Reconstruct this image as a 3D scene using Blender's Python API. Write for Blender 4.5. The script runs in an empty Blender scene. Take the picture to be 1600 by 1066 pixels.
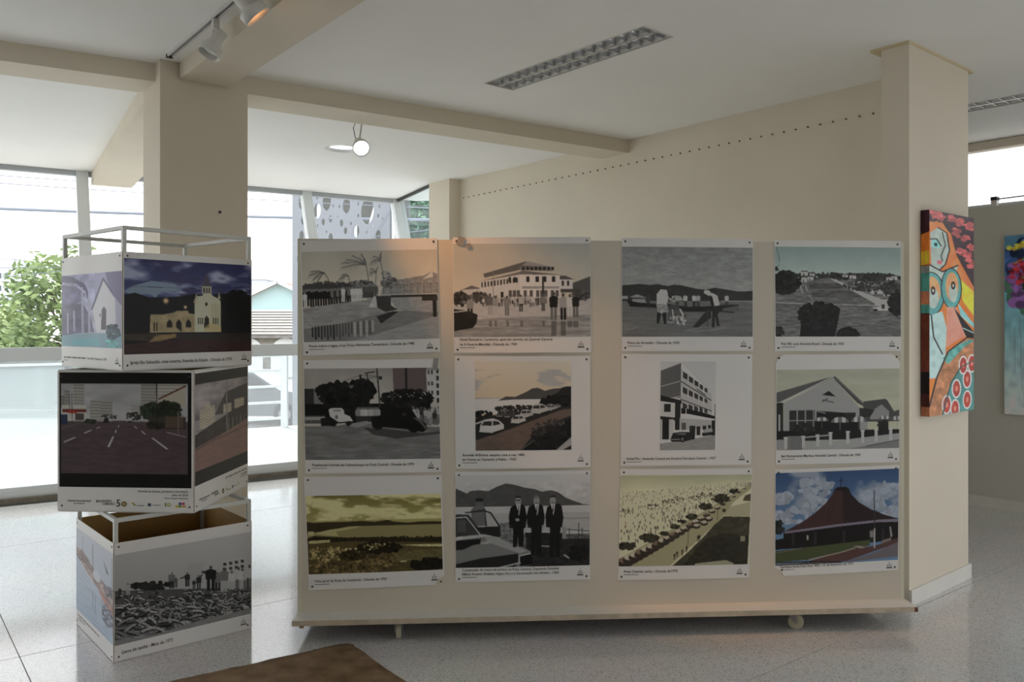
import bpy, bmesh, math, random
import numpy as np
from mathutils import Vector, Matrix

# ------------------------------------------------------------------ scene, camera, world, exposure
S = bpy.context.scene
COL = S.collection
F, HOR, EYE, CEIL = 1291.0, 505.0, 1.55, 3.10
cam_d = bpy.data.cameras.new('camera'); cam = bpy.data.objects.new('camera', cam_d); COL.objects.link(cam)
cam.location = (0, 0, EYE); cam.rotation_euler = (math.radians(90), 0, 0)
cam_d.sensor_width = 36.0; cam_d.lens = F / 1600 * 36.0; cam_d.shift_y = -28 / 1600
cam_d.clip_start = 0.05; cam_d.clip_end = 500
S.camera = cam
S.view_settings.view_transform = 'Standard'; S.view_settings.look = 'None'
S.view_settings.gamma = 1.0; S.view_settings.use_curve_mapping = False
S.view_settings.exposure = 0.86
S.cycles.use_denoising = True
S.cycles.max_bounces = 10; S.cycles.diffuse_bounces = 6; S.cycles.transparent_max_bounces = 16
S.cycles.sample_clamp_indirect = 6.0; S.cycles.caustics_reflective = False; S.cycles.caustics_refractive = False

SKY = 2.1
w = bpy.data.worlds.new('sky'); S.world = w; w.use_nodes = True
nt = w.node_tree; nt.nodes.clear()
out = nt.nodes.new('ShaderNodeOutputWorld'); bg = nt.nodes.new('ShaderNodeBackground')
tc = nt.nodes.new('ShaderNodeTexCoord'); mp = nt.nodes.new('ShaderNodeMapping'); mp.inputs['Scale'].default_value = (1, 1, 2.6)
nz = nt.nodes.new('ShaderNodeTexNoise'); nz.inputs['Scale'].default_value = 2.4; nz.inputs['Detail'].default_value = 6
rp = nt.nodes.new('ShaderNodeValToRGB')
rp.color_ramp.elements[0].position = 0.36; rp.color_ramp.elements[0].color = (0.17, 0.19, 0.225, 1)
rp.color_ramp.elements[1].position = 0.56; rp.color_ramp.elements[1].color = (0.97, 0.97, 0.985, 1)
bg.inputs['Strength'].default_value = SKY
nt.links.new(tc.outputs['Generated'], mp.inputs['Vector']); nt.links.new(mp.outputs['Vector'], nz.inputs['Vector'])
nt.links.new(nz.outputs['Fac'], rp.inputs['Fac']); nt.links.new(rp.outputs['Color'], bg.inputs['Color'])
nt.links.new(bg.outputs['Background'], out.inputs['Surface'])
sun_d = bpy.data.lights.new('sun', 'SUN'); sun = bpy.data.objects.new('sun', sun_d); COL.objects.link(sun)
sun_d.energy = 4.5; sun_d.angle = math.radians(12); sun_d.color = (1, 0.96, 0.9)
sun.rotation_euler = Vector((0.35, -0.45, -1.0)).to_track_quat('-Z', 'Y').to_euler()
sun.location = (-6, 14, 12)

# ------------------------------------------------------------------ helpers
def px(u, v, Y): return Vector(((u - 800) / F * Y, Y, EYE + (HOR - v) / F * Y))
def flo(u, v, z=0.0): return px(u, v, (EYE - z) * F / (v - HOR))
def lin(c):
    c = np.asarray(c, float) / 255.0
    return np.where(c <= 0.04045, c / 12.92, ((c + 0.055) / 1.055) ** 2.4)
MATS = {}
def mat(name, rgb, rough=0.6, metal=0.0, noise=0.0, scale=8.0, bump=0.0, bscale=60.0, spec=0.5, rgb2=None, emit=None, estr=0.0):
    if name in MATS: return MATS[name]
    m = bpy.data.materials.new(name); m.use_nodes = True; MATS[name] = m
    t = m.node_tree; b = t.nodes['Principled BSDF']
    c = tuple(lin(rgb)) + (1,)
    b.inputs['Base Color'].default_value = c; b.inputs['Roughness'].default_value = rough; b.inputs['Metallic'].default_value = metal
    b.inputs['Specular IOR Level'].default_value = spec
    co = t.nodes.new('ShaderNodeTexCoord')
    if noise > 0 or rgb2 is not None:
        n = t.nodes.new('ShaderNodeTexNoise'); n.inputs['Scale'].default_value = scale; n.inputs['Detail'].default_value = 5
        t.links.new(co.outputs['Object'], n.inputs['Vector'])
        mx = t.nodes.new('ShaderNodeMix'); mx.data_type = 'RGBA'
        c2 = tuple(lin(rgb2)) + (1,) if rgb2 is not None else tuple(x * (1 - noise) for x in c[:3]) + (1,)
        mx.inputs[6].default_value = c; mx.inputs[7].default_value = c2
        mr = t.nodes.new('ShaderNodeMapRange'); mr.inputs['From Min'].default_value = 0.35; mr.inputs['From Max'].default_value = 0.65
        t.links.new(n.outputs['Fac'], mr.inputs['Value']); t.links.new(mr.outputs['Result'], mx.inputs[0])
        t.links.new(mx.outputs[2], b.inputs['Base Color'])
    if bump > 0:
        n2 = t.nodes.new('ShaderNodeTexNoise'); n2.inputs['Scale'].default_value = bscale; n2.inputs['Detail'].default_value = 4
        t.links.new(co.outputs['Object'], n2.inputs['Vector'])
        bp = t.nodes.new('ShaderNodeBump'); bp.inputs['Strength'].default_value = bump; bp.inputs['Distance'].default_value = 0.01
        t.links.new(n2.outputs['Fac'], bp.inputs['Height']); t.links.new(bp.outputs['Normal'], b.inputs['Normal'])
    if emit is not None:
        b.inputs['Emission Color'].default_value = tuple(lin(emit)) + (1,); b.inputs['Emission Strength'].default_value = estr
    return m

def glass_mat(name, tint, haze=0.0, ior=1.5):
    m = bpy.data.materials.new(name); m.use_nodes = True; t = m.node_tree; t.nodes.clear()
    o = t.nodes.new('ShaderNodeOutputMaterial'); tr = t.nodes.new('ShaderNodeBsdfTransparent'); gl = t.nodes.new('ShaderNodeBsdfGlossy')
    tr.inputs['Color'].default_value = tint + (1,); gl.inputs['Roughness'].default_value = 0.02
    fr = t.nodes.new('ShaderNodeFresnel'); ge = t.nodes.new('ShaderNodeNewGeometry'); ma = t.nodes.new('ShaderNodeMath'); ma.operation = 'MULTIPLY_ADD'   # same reflectance on both faces of a thin pane
    ma.inputs[1].default_value = 1 / ior - ior; ma.inputs[2].default_value = ior
    t.links.new(ge.outputs['Backfacing'], ma.inputs[0]); t.links.new(ma.outputs[0], fr.inputs['IOR'])
    mx = t.nodes.new('ShaderNodeMixShader')
    t.links.new(fr.outputs['Fac'], mx.inputs['Fac']); t.links.new(tr.outputs[0], mx.inputs[1]); t.links.new(gl.outputs[0], mx.inputs[2])
    last = mx
    if haze > 0:   # dusty film on the pane
        df = t.nodes.new('ShaderNodeBsdfTranslucent'); df.inputs['Color'].default_value = (0.9, 0.93, 0.95, 1)
        m2 = t.nodes.new('ShaderNodeMixShader'); m2.inputs['Fac'].default_value = haze
        t.links.new(mx.outputs[0], m2.inputs[1]); t.links.new(df.outputs[0], m2.inputs[2]); last = m2
    t.links.new(last.outputs[0], o.inputs['Surface']); MATS[name] = m
    return m

ROOT = {}
def mesh_obj(name, verts, faces, m, parent=None, smooth=False, loc=None):
    """verts in world coordinates; the object sits at its root's location"""
    base = Vector(ROOT.get(parent.name, (0, 0, 0))) if parent else Vector(loc or (0, 0, 0))
    me = bpy.data.meshes.new(name)
    me.from_pydata([tuple(Vector(v) - base) for v in verts], [], faces)
    me.materials.append(m)
    if smooth: me.polygons.foreach_set('use_smooth', [True] * len(me.polygons))
    me.update()
    o = bpy.data.objects.new(name, me); COL.objects.link(o)
    if parent:
        o.parent = parent; ROOT[o.name] = tuple(base)
    else:
        o.location = base; ROOT[o.name] = tuple(base)
    return o
def tag(o, label=None, cat=None, group=None, kind=None):
    if label: o['label'] = label
    if cat: o['category'] = cat
    if group: o['group'] = group
    if kind: o['kind'] = kind
    return o
def thing(name, loc, label, cat, group=None, kind=None):
    o = bpy.data.objects.new(name, None); COL.objects.link(o); o.location = loc; o.empty_display_size = 0.1
    ROOT[o.name] = tuple(loc)
    return tag(o, label, cat, group, kind)
def inst(o, name, parent, world):
    """another child that shares o's mesh, at a world position"""
    c = bpy.data.objects.new(name, o.data); COL.objects.link(c); c.parent = parent
    c.location = Vector(world) - Vector(ROOT[parent.name]); ROOT[c.name] = ROOT[parent.name]
    return c

class MB:
    def __init__(s): s.v = []; s.f = []
    def add(s, vs, fs):
        n = len(s.v); s.v += [Vector(x) for x in vs]; s.f += [tuple(i + n for i in f) for f in fs]; return s
    def hexa(s, p):   # 8 points: bottom 4 ccw, top 4 ccw
        return s.add(p, [(3, 2, 1, 0), (4, 5, 6, 7), (0, 1, 5, 4), (1, 2, 6, 5), (2, 3, 7, 6), (3, 0, 4, 7)])
    def prism(s, poly, z0, z1):   # ccw polygon of xy
        n = len(poly)
        vs = [(p[0], p[1], z0) for p in poly] + [(p[0], p[1], z1) for p in poly]
        return s.add(vs, [tuple(range(n - 1, -1, -1)), tuple(range(n, 2 * n))] + [(i, (i + 1) % n, n + (i + 1) % n, n + i) for i in range(n)])
    def box(s, c, size, ang=0.0):
        ca, sa = math.cos(ang), math.sin(ang); h = [x / 2 for x in size]
        pts = []
        for z in (-h[2], h[2]):
            for x, y in ((-h[0], -h[1]), (h[0], -h[1]), (h[0], h[1]), (-h[0], h[1])):
                pts.append((c[0] + x * ca - y * sa, c[1] + x * sa + y * ca, c[2] + z))
        return s.hexa(pts)
    def bar(s, a, b, wx, wz, up=(0, 0, 1)):
        a, b = Vector(a), Vector(b); d = (b - a).normalized(); up = Vector(up)
        if abs(d.dot(up)) > 0.99: up = Vector((0, 1, 0))
        x = d.cross(up).normalized(); z = x.cross(d).normalized()
        x *= wx / 2; z *= wz / 2
        return s.hexa([a - x - z, a + x - z, b + x - z, b - x - z, a - x + z, a + x + z, b + x + z, b - x + z])
    def tube(s, pts, r, n=10, caps=True):
        pts = [Vector(p) for p in pts]; rs = r if isinstance(r, (list, tuple)) else [r] * len(pts)
        rings = []
        for i, p in enumerate(pts):
            d = (pts[min(i + 1, len(pts) - 1)] - pts[max(i - 1, 0)])
            if d.length < 1e-9: d = Vector((0, 0, 1))
            d.normalize(); u = d.cross(Vector((0, 0, 1)) if abs(d.z) < 0.95 else Vector((1, 0, 0))).normalized(); q = d.cross(u)
            rings.append([p + (u * math.cos(2 * math.pi * k / n) + q * math.sin(2 * math.pi * k / n)) * rs[i] for k in range(n)])
        fs = [(i * n + k, i * n + (k + 1) % n, (i + 1) * n + (k + 1) % n, (i + 1) * n + k) for i in range(len(pts) - 1) for k in range(n)]
        if caps: fs += [tuple(range(n - 1, -1, -1)), tuple((len(pts) - 1) * n + k for k in range(n))]
        return s.add([v for r_ in rings for v in r_], fs)
    def build(s, name, m, parent=None, smooth=False, loc=None):
        return mesh_obj(name, s.v, s.f, m, parent, smooth, loc)

def filled(name, outer, holes, to_world, thick, m, parent=None, loc=None):
    """a flat plate with real holes: 2D outlines filled, extruded and mapped into the world"""
    cu = bpy.data.curves.new('t', 'CURVE'); cu.dimensions = '2D'; cu.fill_mode = 'BOTH'; cu.extrude = thick / 2
    for ring in [outer] + holes:
        sp = cu.splines.new('POLY'); sp.points.add(len(ring) - 1); sp.use_cyclic_u = True
        for p, q in zip(sp.points, ring): p.co = (q[0], q[1], 0, 1)
    o = bpy.data.objects.new('t', cu); COL.objects.link(o)
    dg = bpy.context.evaluated_depsgraph_get(); me = bpy.data.meshes.new_from_object(o.evaluated_get(dg))
    vs = [to_world(v.co) for v in me.vertices]; fs = [tuple(p.vertices) for p in me.polygons]
    bpy.data.objects.remove(o); bpy.data.curves.remove(cu); bpy.data.meshes.remove(me)
    return mesh_obj(name, vs, fs, m, parent, False, loc)
def text_mesh(body, size):
    cu = bpy.data.curves.new('t', 'FONT'); cu.body = body; cu.size = size; cu.resolution_u = 2; cu.offset = .012
    o = bpy.data.objects.new('t', cu); COL.objects.link(o)
    dg = bpy.context.evaluated_depsgraph_get(); me = bpy.data.meshes.new_from_object(o.evaluated_get(dg))
    vs = [(v.co.x, v.co.y) for v in me.vertices]; fs = [tuple(p.vertices) for p in me.polygons]
    bpy.data.objects.remove(o); bpy.data.curves.remove(cu); bpy.data.meshes.remove(me)
    return vs, fs

# ------------------------------------------------------------------ the print painter: colours of each flat print, worked out on a grid
class Pic:
    """draws in the pixel units of a study crop; x0,y0,x1,y1 is the printed area; values are as seen where paper reads ~120"""
    def __init__(s, box, n, seed=1, k=1.82):
        s.x0, s.y0, s.x1, s.y1 = box; s.k = k
        s.nx = n; s.ny = max(8, int(round(n * abs((s.y1 - s.y0) / (s.x1 - s.x0)) * 1.0)))
        W, H = s.nx * 2, s.ny * 2
        s.X, s.Y = np.meshgrid(s.x0 + (np.arange(W) + .5) / W * (s.x1 - s.x0), s.y0 + (np.arange(H) + .5) / H * (s.y1 - s.y0))
        s.C = np.zeros((H, W, 3)) + 100.0; s.r = np.random.default_rng(seed)
    def col(s, c): return np.array([c, c, c] if np.isscalar(c) else c, float)
    def noise(s, sx, sy=None, oct=3):
        H, W = s.C.shape[:2]; sy = sy or sx; o = np.zeros((H, W)); a = 1.0; tot = 0
        for _ in range(oct):
            gw, gh = max(2, int(abs(s.x1 - s.x0) / sx) + 2), max(2, int(abs(s.y1 - s.y0) / sy) + 2)
            g = s.r.random((gh, gw)); xi = np.linspace(0, gw - 1.001, W); yi = np.linspace(0, gh - 1.001, H)
            x0 = xi.astype(int); y0 = yi.astype(int); fx = (xi - x0)[None, :]; fy = (yi - y0)[:, None]
            fx = fx * fx * (3 - 2 * fx); fy = fy * fy * (3 - 2 * fy)
            o += a * (g[y0][:, x0] * (1 - fx) * (1 - fy) + g[y0][:, x0 + 1] * fx * (1 - fy) + g[y0 + 1][:, x0] * (1 - fx) * fy + g[y0 + 1][:, x0 + 1] * fx * fy)
            tot += a; a *= .55; sx /= 2; sy /= 2
        return o / tot
    def G(s, y0, c0, y1, c1):
        t = np.clip((s.Y - y0) / (y1 - y0), 0, 1)[..., None]; m = (s.Y >= min(y0, y1)) & (s.Y <= max(y0, y1) + 1e9)
        s.C = np.where(m[..., None], s.col(c0) * (1 - t) + s.col(c1) * t, s.C); return s
    def put(s, mask, c, a=1.0):
        c = s.col(c); s.C[mask] = s.C[mask] * (1 - a) + c * a; return s
    def pm(s, pts):
        p = np.array(pts, float).reshape(-1, 2); ins = np.zeros(s.X.shape, bool)
        j = len(p) - 1
        for i in range(len(p)):
            xi, yi, xj, yj = *p[i], *p[j]
            if yi != yj:
                ins ^= ((yi > s.Y) != (yj > s.Y)) & (s.X < (xj - xi) * (s.Y - yi) / (yj - yi) + xi)
            j = i
        return ins
    def P(s, c, pts, a=1.0): return s.put(s.pm(pts), c, a)
    def R(s, c, x0, y0, x1, y1, a=1.0): return s.put((s.X >= x0) & (s.X < x1) & (s.Y >= y0) & (s.Y < y1), c, a)
    def E(s, c, cx, cy, rx, ry, a=1.0): return s.put(((s.X - cx) / rx) ** 2 + ((s.Y - cy) / ry) ** 2 < 1, c, a)
    def L(s, c, w, pts, a=1.0):
        p = np.array(pts, float).reshape(-1, 2); m = np.zeros(s.X.shape, bool)
        for (ax, ay), (bx, by) in zip(p[:-1], p[1:]):
            d2 = (bx - ax) ** 2 + (by - ay) ** 2 + 1e-9
            t = np.clip(((s.X - ax) * (bx - ax) + (s.Y - ay) * (by - ay)) / d2, 0, 1)
            m |= (s.X - ax - t * (bx - ax)) ** 2 + (s.Y - ay - t * (by - ay)) ** 2 < (w / 2) ** 2
        return s.put(m, c, a)
    def N(s, amp, sx, sy=None, mask=None):
        f = (1 + amp * (s.noise(sx, sy) * 2 - 1))[..., None]
        s.C = s.C * f if mask is None else np.where(mask[..., None], s.C * f, s.C); return s
    def F(s, c, cx, cy, rx, ry, n, r, var=.35):   # a mass of foliage or a crowd: many small blobs
        for _ in range(n):
            a, q = s.r.random() * 6.283, math.sqrt(s.r.random())
            s.E(s.col(c) * (1 + var * (s.r.random() * 2 - 1)), cx + rx * q * math.cos(a), cy + ry * q * math.sin(a), r * (.5 + s.r.random()), r * (.4 + .8 * s.r.random()))
        return s
    def M(s, top, bot, x, y, h, skin=60, wd=1.0):   # a standing figure, feet at (x, y)
        w_ = h * .13 * wd
        s.R(bot, x - w_ * .8, y - h * .5, x - w_ * .1, y); s.R(bot, x + w_ * .1, y - h * .5, x + w_ * .8, y)
        s.P(top, [x - w_, y - h * .45, x - w_ * 1.15, y - h * .8, x - w_ * .4, y - h * .86, x + w_ * .4, y - h * .86, x + w_ * 1.15, y - h * .8, x + w_, y - h * .45])
        s.E(skin, x, y - h * .93, h * .062, h * .075); return s
    def clouds(s, c, y0, y1, sx, sy, th=.5, soft=.12):
        n = s.noise(sx, sy, 4); a = np.clip((n - th) / soft, 0, 1) * ((s.Y > y0) & (s.Y < y1))
        s.C = s.C * (1 - a[..., None]) + s.col(c) * a[..., None]; return s
    def colors(s):
        C = np.clip(s.C * s.k, 4, 250); H, W = C.shape[:2]
        C = lin(C); C = C.reshape(s.ny, 2, s.nx, 2, 3).mean((1, 3))
        return C
def print_mat():
    if 'print' in MATS: return MATS['print']
    m = bpy.data.materials.new('photo_print'); m.use_nodes = True; MATS['print'] = m
    t = m.node_tree; b = t.nodes['Principled BSDF']; a = t.nodes.new('ShaderNodeVertexColor'); a.layer_name = 'ink'
    t.links.new(a.outputs['Color'], b.inputs['Base Color']); b.inputs['Roughness'].default_value = 0.38; b.inputs['Specular IOR Level'].default_value = 0.18
    return m
def print_obj(name, pic, surf, s0, t0, s1, t1, parent):
    """a printed picture lying on surf(s,t) between (s0,t0) top-left and (s1,t1) bottom-right"""
    C = pic.colors(); ny, nx = C.shape[:2]
    sv = s0 + (np.arange(nx) / (nx - 1)) * (s1 - s0); tv = t0 + (np.arange(ny) / (ny - 1)) * (t1 - t0)
    pts = [surf(a, b) for b in tv for a in sv]
    idx = np.arange(nx * ny).reshape(ny, nx)
    q = np.stack([idx[:-1, :-1], idx[1:, :-1], idx[1:, 1:], idx[:-1, 1:]], -1).reshape(-1, 4)
    o = mesh_obj(name, pts, q.tolist(), print_mat(), parent)
    at = o.data.color_attributes.new('ink', 'FLOAT_COLOR', 'POINT')
    at.data.foreach_set('color', np.concatenate([C.reshape(-1, 3), np.ones((nx * ny, 1))], 1).astype(np.float32).ravel())
    return o
# ------------------------------------------------------------------ materials of the room
cream = mat('cream_wall_paint', (221, 212, 195), 0.75, noise=0.05, scale=1.5, bump=0.03, bscale=180)
white_c = mat('white_ceiling_paint', (242, 242, 240), 0.85, noise=0.03, scale=1.0)
white_p = mat('white_painted_wood', (226, 224, 218), 0.5, noise=0.04, scale=5)
board_p = mat('offwhite_board_paint', (206, 197, 182), 0.55, noise=0.05, scale=2.0)
frame_w = mat('white_window_metal', (222, 226, 228), 0.4)
dark = mat('dark_metal', (35, 33, 32), 0.5)
wood_edge = mat('worn_brown_edge', (140, 110, 80), 0.7, noise=0.3, scale=30)
alu = mat('mirror_aluminium', (240, 242, 246), 0.24, metal=1.0)
lampw = mat('white_lamp_enamel', (215, 214, 210), 0.4)
glass = glass_mat('clear_glass', (0.95, 0.957, 0.952))
glass_low = glass_mat('dusty_glass', (0.86, 0.90, 0.91), haze=0.10)

def terrazzo():
    m = mat('terrazzo', (188, 186, 180), 0.22, spec=0.8)
    t = m.node_tree; b = t.nodes['Principled BSDF']; co = t.nodes.new('ShaderNodeTexCoord')
    v = t.nodes.new('ShaderNodeTexVoronoi'); v.inputs['Scale'].default_value = 210.0
    t.links.new(co.outputs['Object'], v.inputs['Vector'])
    n = t.nodes.new('ShaderNodeTexNoise'); n.inputs['Scale'].default_value = 1.6; n.inputs['Detail'].default_value = 6
    t.links.new(co.outputs['Object'], n.inputs['Vector'])
    r1 = t.nodes.new('ShaderNodeValToRGB')
    for e, (p, c) in zip(r1.color_ramp.elements, ((0.0, (164, 162, 160)), (1.0, (232, 231, 231)))): e.position = p; e.color = tuple(lin(c)) + (1,)
    e = r1.color_ramp.elements.new(0.22); e.color = tuple(lin((212, 211, 211))) + (1,)
    sp = t.nodes.new('ShaderNodeSeparateColor'); t.links.new(v.outputs['Color'], sp.inputs['Color']); t.links.new(sp.outputs[0], r1.inputs['Fac'])
    mx = t.nodes.new('ShaderNodeMix'); mx.data_type = 'RGBA'; mx.blend_type = 'MULTIPLY'; mx.inputs[0].default_value = 0.14
    t.links.new(r1.outputs['Color'], mx.inputs[6]); t.links.new(n.outputs['Color'], mx.inputs[7]); t.links.new(mx.outputs[2], b.inputs['Base Color'])
    mr = t.nodes.new('ShaderNodeMapRange'); mr.inputs['To Min'].default_value = 0.06; mr.inputs['To Max'].default_value = 0.17
    t.links.new(n.outputs['Fac'], mr.inputs['Value']); t.links.new(mr.outputs['Result'], b.inputs['Roughness'])
    return m
TERR = terrazzo()

# ------------------------------------------------------------------ room outline
FD = Vector((.8387, .5446, 0)); FN = Vector((-.5446, .8387, 0))          # along the glazed front, outwards
FT, FB = Vector((-3.5, 9.05, CEIL)), Vector((-3.2, 7.85, 0))            # a point of its head, of its foot
S_END = 2.447
def fac(s, z): return FB + (FT - FB - FD * ((FT - FB).dot(FD))) * (z / CEIL) + FD * (s + (FT - FB).dot(FD) * 1.0)
LB = fac(-7, 0); LT = fac(-7, CEIL)
BACKL = Vector((LB.x + .5446 * 11, LB.y - .8387 * 11, 0))
RD = Vector((.6214, -.7835, 0)); R0 = Vector((3.9, 7.1, 0))
RN, RF = R0 + RD * 9, R0 - RD * 2
CORN_B, CORN_T = fac(S_END, 0), fac(S_END, CEIL)
room = [LB, BACKL, RN, RF, CORN_B + Vector((.35, -.1, 0))]
room = [(p.x, p.y) for p in room]           # ccw
def clip(poly, conv):
    for i in range(len(conv)):
        a, b = conv[i], conv[(i + 1) % len(conv)]; res = []
        for j in range(len(poly)):
            p, q = poly[j], poly[(j + 1) % len(poly)]
            sp = (b[0] - a[0]) * (p[1] - a[1]) - (b[1] - a[1]) * (p[0] - a[0]); sq = (b[0] - a[0]) * (q[1] - a[1]) - (b[1] - a[1]) * (q[0] - a[0])
            if sp >= 0: res.append(p)
            if (sp > 0) != (sq > 0) and abs(sp - sq) > 1e-12:
                t = sp / (sp - sq); res.append((p[0] + (q[0] - p[0]) * t, p[1] + (q[1] - p[1]) * t))
        poly = res
        if len(poly) < 3: return []
    return poly
room_in = []
cx = sum(p[0] for p in room) / 5; cy = sum(p[1] for p in room) / 5
floor = MB().prism(room, -0.12, -0.008).build('floor', mat('floor_joint', (168, 166, 160), 0.8)); tag(floor, kind='structure')
GD, GN = Vector((.788, .6157, 0)), Vector((-.6157, .788, 0))
dl = [-12, -8.6, -4.0, .56, 5.2, 9.8, 14]; nl = [-13, -9.2, -6.77, -4.53, -2.29, -.05, 2.19, 4.43, 6.67, 8.91, 12]
for i in range(len(dl) - 1):
    for j in range(len(nl) - 1):
        g = .0022
        q = [GD * a + GN * b for a, b in ((dl[i] + g, nl[j] + g), (dl[i + 1] - g, nl[j] + g), (dl[i + 1] - g, nl[j + 1] - g), (dl[i] + g, nl[j + 1] - g))]
        c = clip([(p.x, p.y) for p in q], room)
        if len(c) >= 3: MB().prism(c, -.008, 0).build('terrazzo_slab', TERR, floor)

# ceiling with openings for the fittings
LUM = [(Vector((.345, 4.904)), 1.35, .255), (Vector((3.52, 5.68)), 1.35, .25)]
LE = Vector((.648, -.762)).normalized(); LP_ = Vector((.762, .648)).normalized()
DOWN = Vector((-1.50, 7.33)); DR = .15
def rect(c, l, w_): return [tuple(c + LE * a * l / 2 + LP_ * b * w_ / 2) for a, b in ((-1, -1), (1, -1), (1, 1), (-1, 1))]
outer = [(LT.x - .6, LT.y - .2), (BACKL.x - .3, BACKL.y - .3), (RN.x + .3, RN.y - .2), (RF.x + .3, RF.y + .3), (CORN_T.x + .25, CORN_T.y + .12)]
holes = [rect(*L_) for L_ in LUM] + [[(DOWN.x + DR * math.cos(k * .2618), DOWN.y + DR * math.sin(k * .2618)) for k in range(24)]]
ceil = filled('ceiling', outer, holes, lambda c: (c.x, c.y, CEIL + .03 + c.z), .06, white_c); tag(ceil, kind='structure')

# walls
def wall(name, a, b, th, z0, z1, m=cream):
    a, b = Vector(a), Vector(b); d = (b - a); d.z = 0; d.normalize(); n = Vector((-d.y, d.x, 0)) * th
    pts = [(p.x, p.y) for p in (a, b, b + n, a + n)]
    if th < 0: pts = pts[::-1]
    return tag(MB().prism(pts, z0, z1).build(name, m), kind='structure')
HW0, HW1 = Vector((2.5, 5.075, 0)), Vector((-.655, 9.054, 0))
HD = (HW1 - HW0).normalized()
wr = wall('wall_right', HW0, HW1, -.16, 0, CEIL)
# row of picture hooks along that wall
hk = None
for i in range(50):
    p = Vector((2.349, 5.266, 0)) + Vector((-.6214, .7835, 0)) * (.046 + .0932 * i); p.z = 2.895
    nrm = Vector((-HD.y, HD.x, 0)); t_ = (p - HW0).dot(nrm); p -= nrm * t_            # onto the wall face
    if hk is None:
        b_ = MB().tube([p + nrm * -.004, p + nrm * .010], .0055, 8); hk = b_.build('picture_hook', mat('hook_brown', (96, 84, 70), .6), wr, loc=None)
        h0 = p.copy()
    else:
        c = bpy.data.objects.new('picture_hook', hk.data); COL.objects.link(c); c.parent = wr; c.location = p - h0
bdir = (RN - BACKL).normalized(); WB0, WB1 = BACKL + bdir * 6.0, BACKL + bdir * 13.0
wall('wall_back', BACKL, WB0, -.2, 0, CEIL); wall('wall_back_side', WB1, RN, -.2, 0, CEIL)
wall('wall_back_dado', WB0, WB1, -.2, 0, .9); wall('wall_back_header', WB0, WB1, -.2, 2.5, CEIL)
RG = R0 + RD * 2.3
wall('wall_far_right', RF, RG, .2, 0, 2.53, mat('grey_white_wall_paint', (206, 204, 196), 0.75, noise=.04, scale=1.5))
wall('wall_end', HW1 + Vector((.12, .15, 0)), RF, .15, 0, CEIL)
LM = LB + (BACKL - LB).normalized() * 4.6
wall('wall_left', LM, BACKL, -.15, 0, CEIL); wall('wall_left_dado', LB, LM, -.15, 0, .35); wall('wall_left_header', LB, LM, -.15, 2.75, CEIL)
# baseboards
def baseboard(name, a, b, h=.085, t=.016):
    a, b = Vector(a), Vector(b); d = (b - a).normalized(); n = Vector((-d.y, d.x, 0)) * t
    pts = [(p.x, p.y) for p in (a, b, b + n, a + n)]
    return tag(MB().prism(pts, 0, h).build(name, white_p), kind='structure')
baseboard('baseboard_far_right', RG, RF)
baseboard('baseboard_right', HW0 + HD * .02, HW1)

# clerestory window in the far right wall
def pane_quad(name, p, m, parent, th=.008):
    p = [Vector(q) for q in p]; n = (p[1] - p[0]).cross(p[3] - p[0]).normalized() * th / 2
    return MB().hexa([q - n for q in p] + [q + n for q in p]).build(name, m, parent)
win2 = thing('window_2', R0 + Vector((0, 0, 2.53)), None, None, kind='structure')
rin = Vector((-RD.y, RD.x, 0)) * -1.0      # into the room is -normal
nin = Vector((-.7835, -.6214, 0))
for k in range(4):
    a = RF + RD * (.3 + 2.65 * k); b = RF + RD * (.3 + 2.65 * (k + 1))
    off = -nin * .10
    pane_quad('pane', [a + off + Vector((0, 0, 2.55)), b + off + Vector((0, 0, 2.55)), b + off + Vector((0, 0, 3.07)), a + off + Vector((0, 0, 3.07))], glass, win2)
    MB().bar(a + off + Vector((0, 0, 2.53)), a + off + Vector((0, 0, 3.1)), .05, .06).build('mullion', frame_w, win2)
MB().bar(RF + -nin * .1 + Vector((0, 0, 2.545)), RN - nin * .1 + Vector((0, 0, 2.545)), .07, .03).build('bottom_rail', frame_w, win2)
MB().bar(RF + -nin * .1 + Vector((0, 0, 3.06)), RN - nin * .1 + Vector((0, 0, 3.06)), .10, .07).build('head', cream, win2)
lat = thing('window_latch', px(1553, 326, 7.0), 'small black and white latch with a thin stay rod on the high window sill', 'latch')
c0 = R0 + RD * .22 - nin * .03 + Vector((0, 0, 2.53))
MB().box(c0 + Vector((0, 0, .025)), (.045, .05, .05), math.atan2(RD.y, RD.x)).build('latch_base', lampw, lat)
MB().box(c0 + Vector((0, 0, .065)), (.05, .055, .03), math.atan2(RD.y, RD.x)).build('latch_cap', dark, lat)
MB().tube([c0 + RD * .02 + Vector((0, 0, .06)), c0 + RD * .8 + Vector((0, 0, .075))], .006, 6).build('stay_rod', mat('grey_rod', (150, 150, 150), .4), lat)

# windows behind the viewer and on the left side of the room
def window_band(name, a, b, z0, z1, n):
    a, b = Vector(a), Vector(b); d = (b - a) / n; w_ = thing(name, a, None, None, kind='structure'); up = Vector((0, 0, 1))
    for k in range(n):
        p, q = a + d * k, a + d * (k + 1)
        pane_quad('pane', [p + up * z0, q + up * z0, q + up * z1, p + up * z1], glass, w_)
        MB().bar(p + up * z0, p + up * z1, .07, .07).build('mullion', frame_w, w_)
    MB().bar(b + up * z0, b + up * z1, .07, .07).build('mullion', frame_w, w_)
    for z in (z0, z1): MB().bar(a + up * z, b + up * z, .07, .06).build('rail', frame_w, w_)
bd = (RN - BACKL).normalized(); bn = Vector((bd.y, -bd.x, 0)) * .1
window_band('window_3', WB0 + bd * .05 + bn, WB1 - bd * .05 + bn, .93, 2.47, 5)
window_band('window_6', RG + Vector((.08, .06, 0)), RN + Vector((.08, .06, 0)), .04, 2.50, 5)
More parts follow.
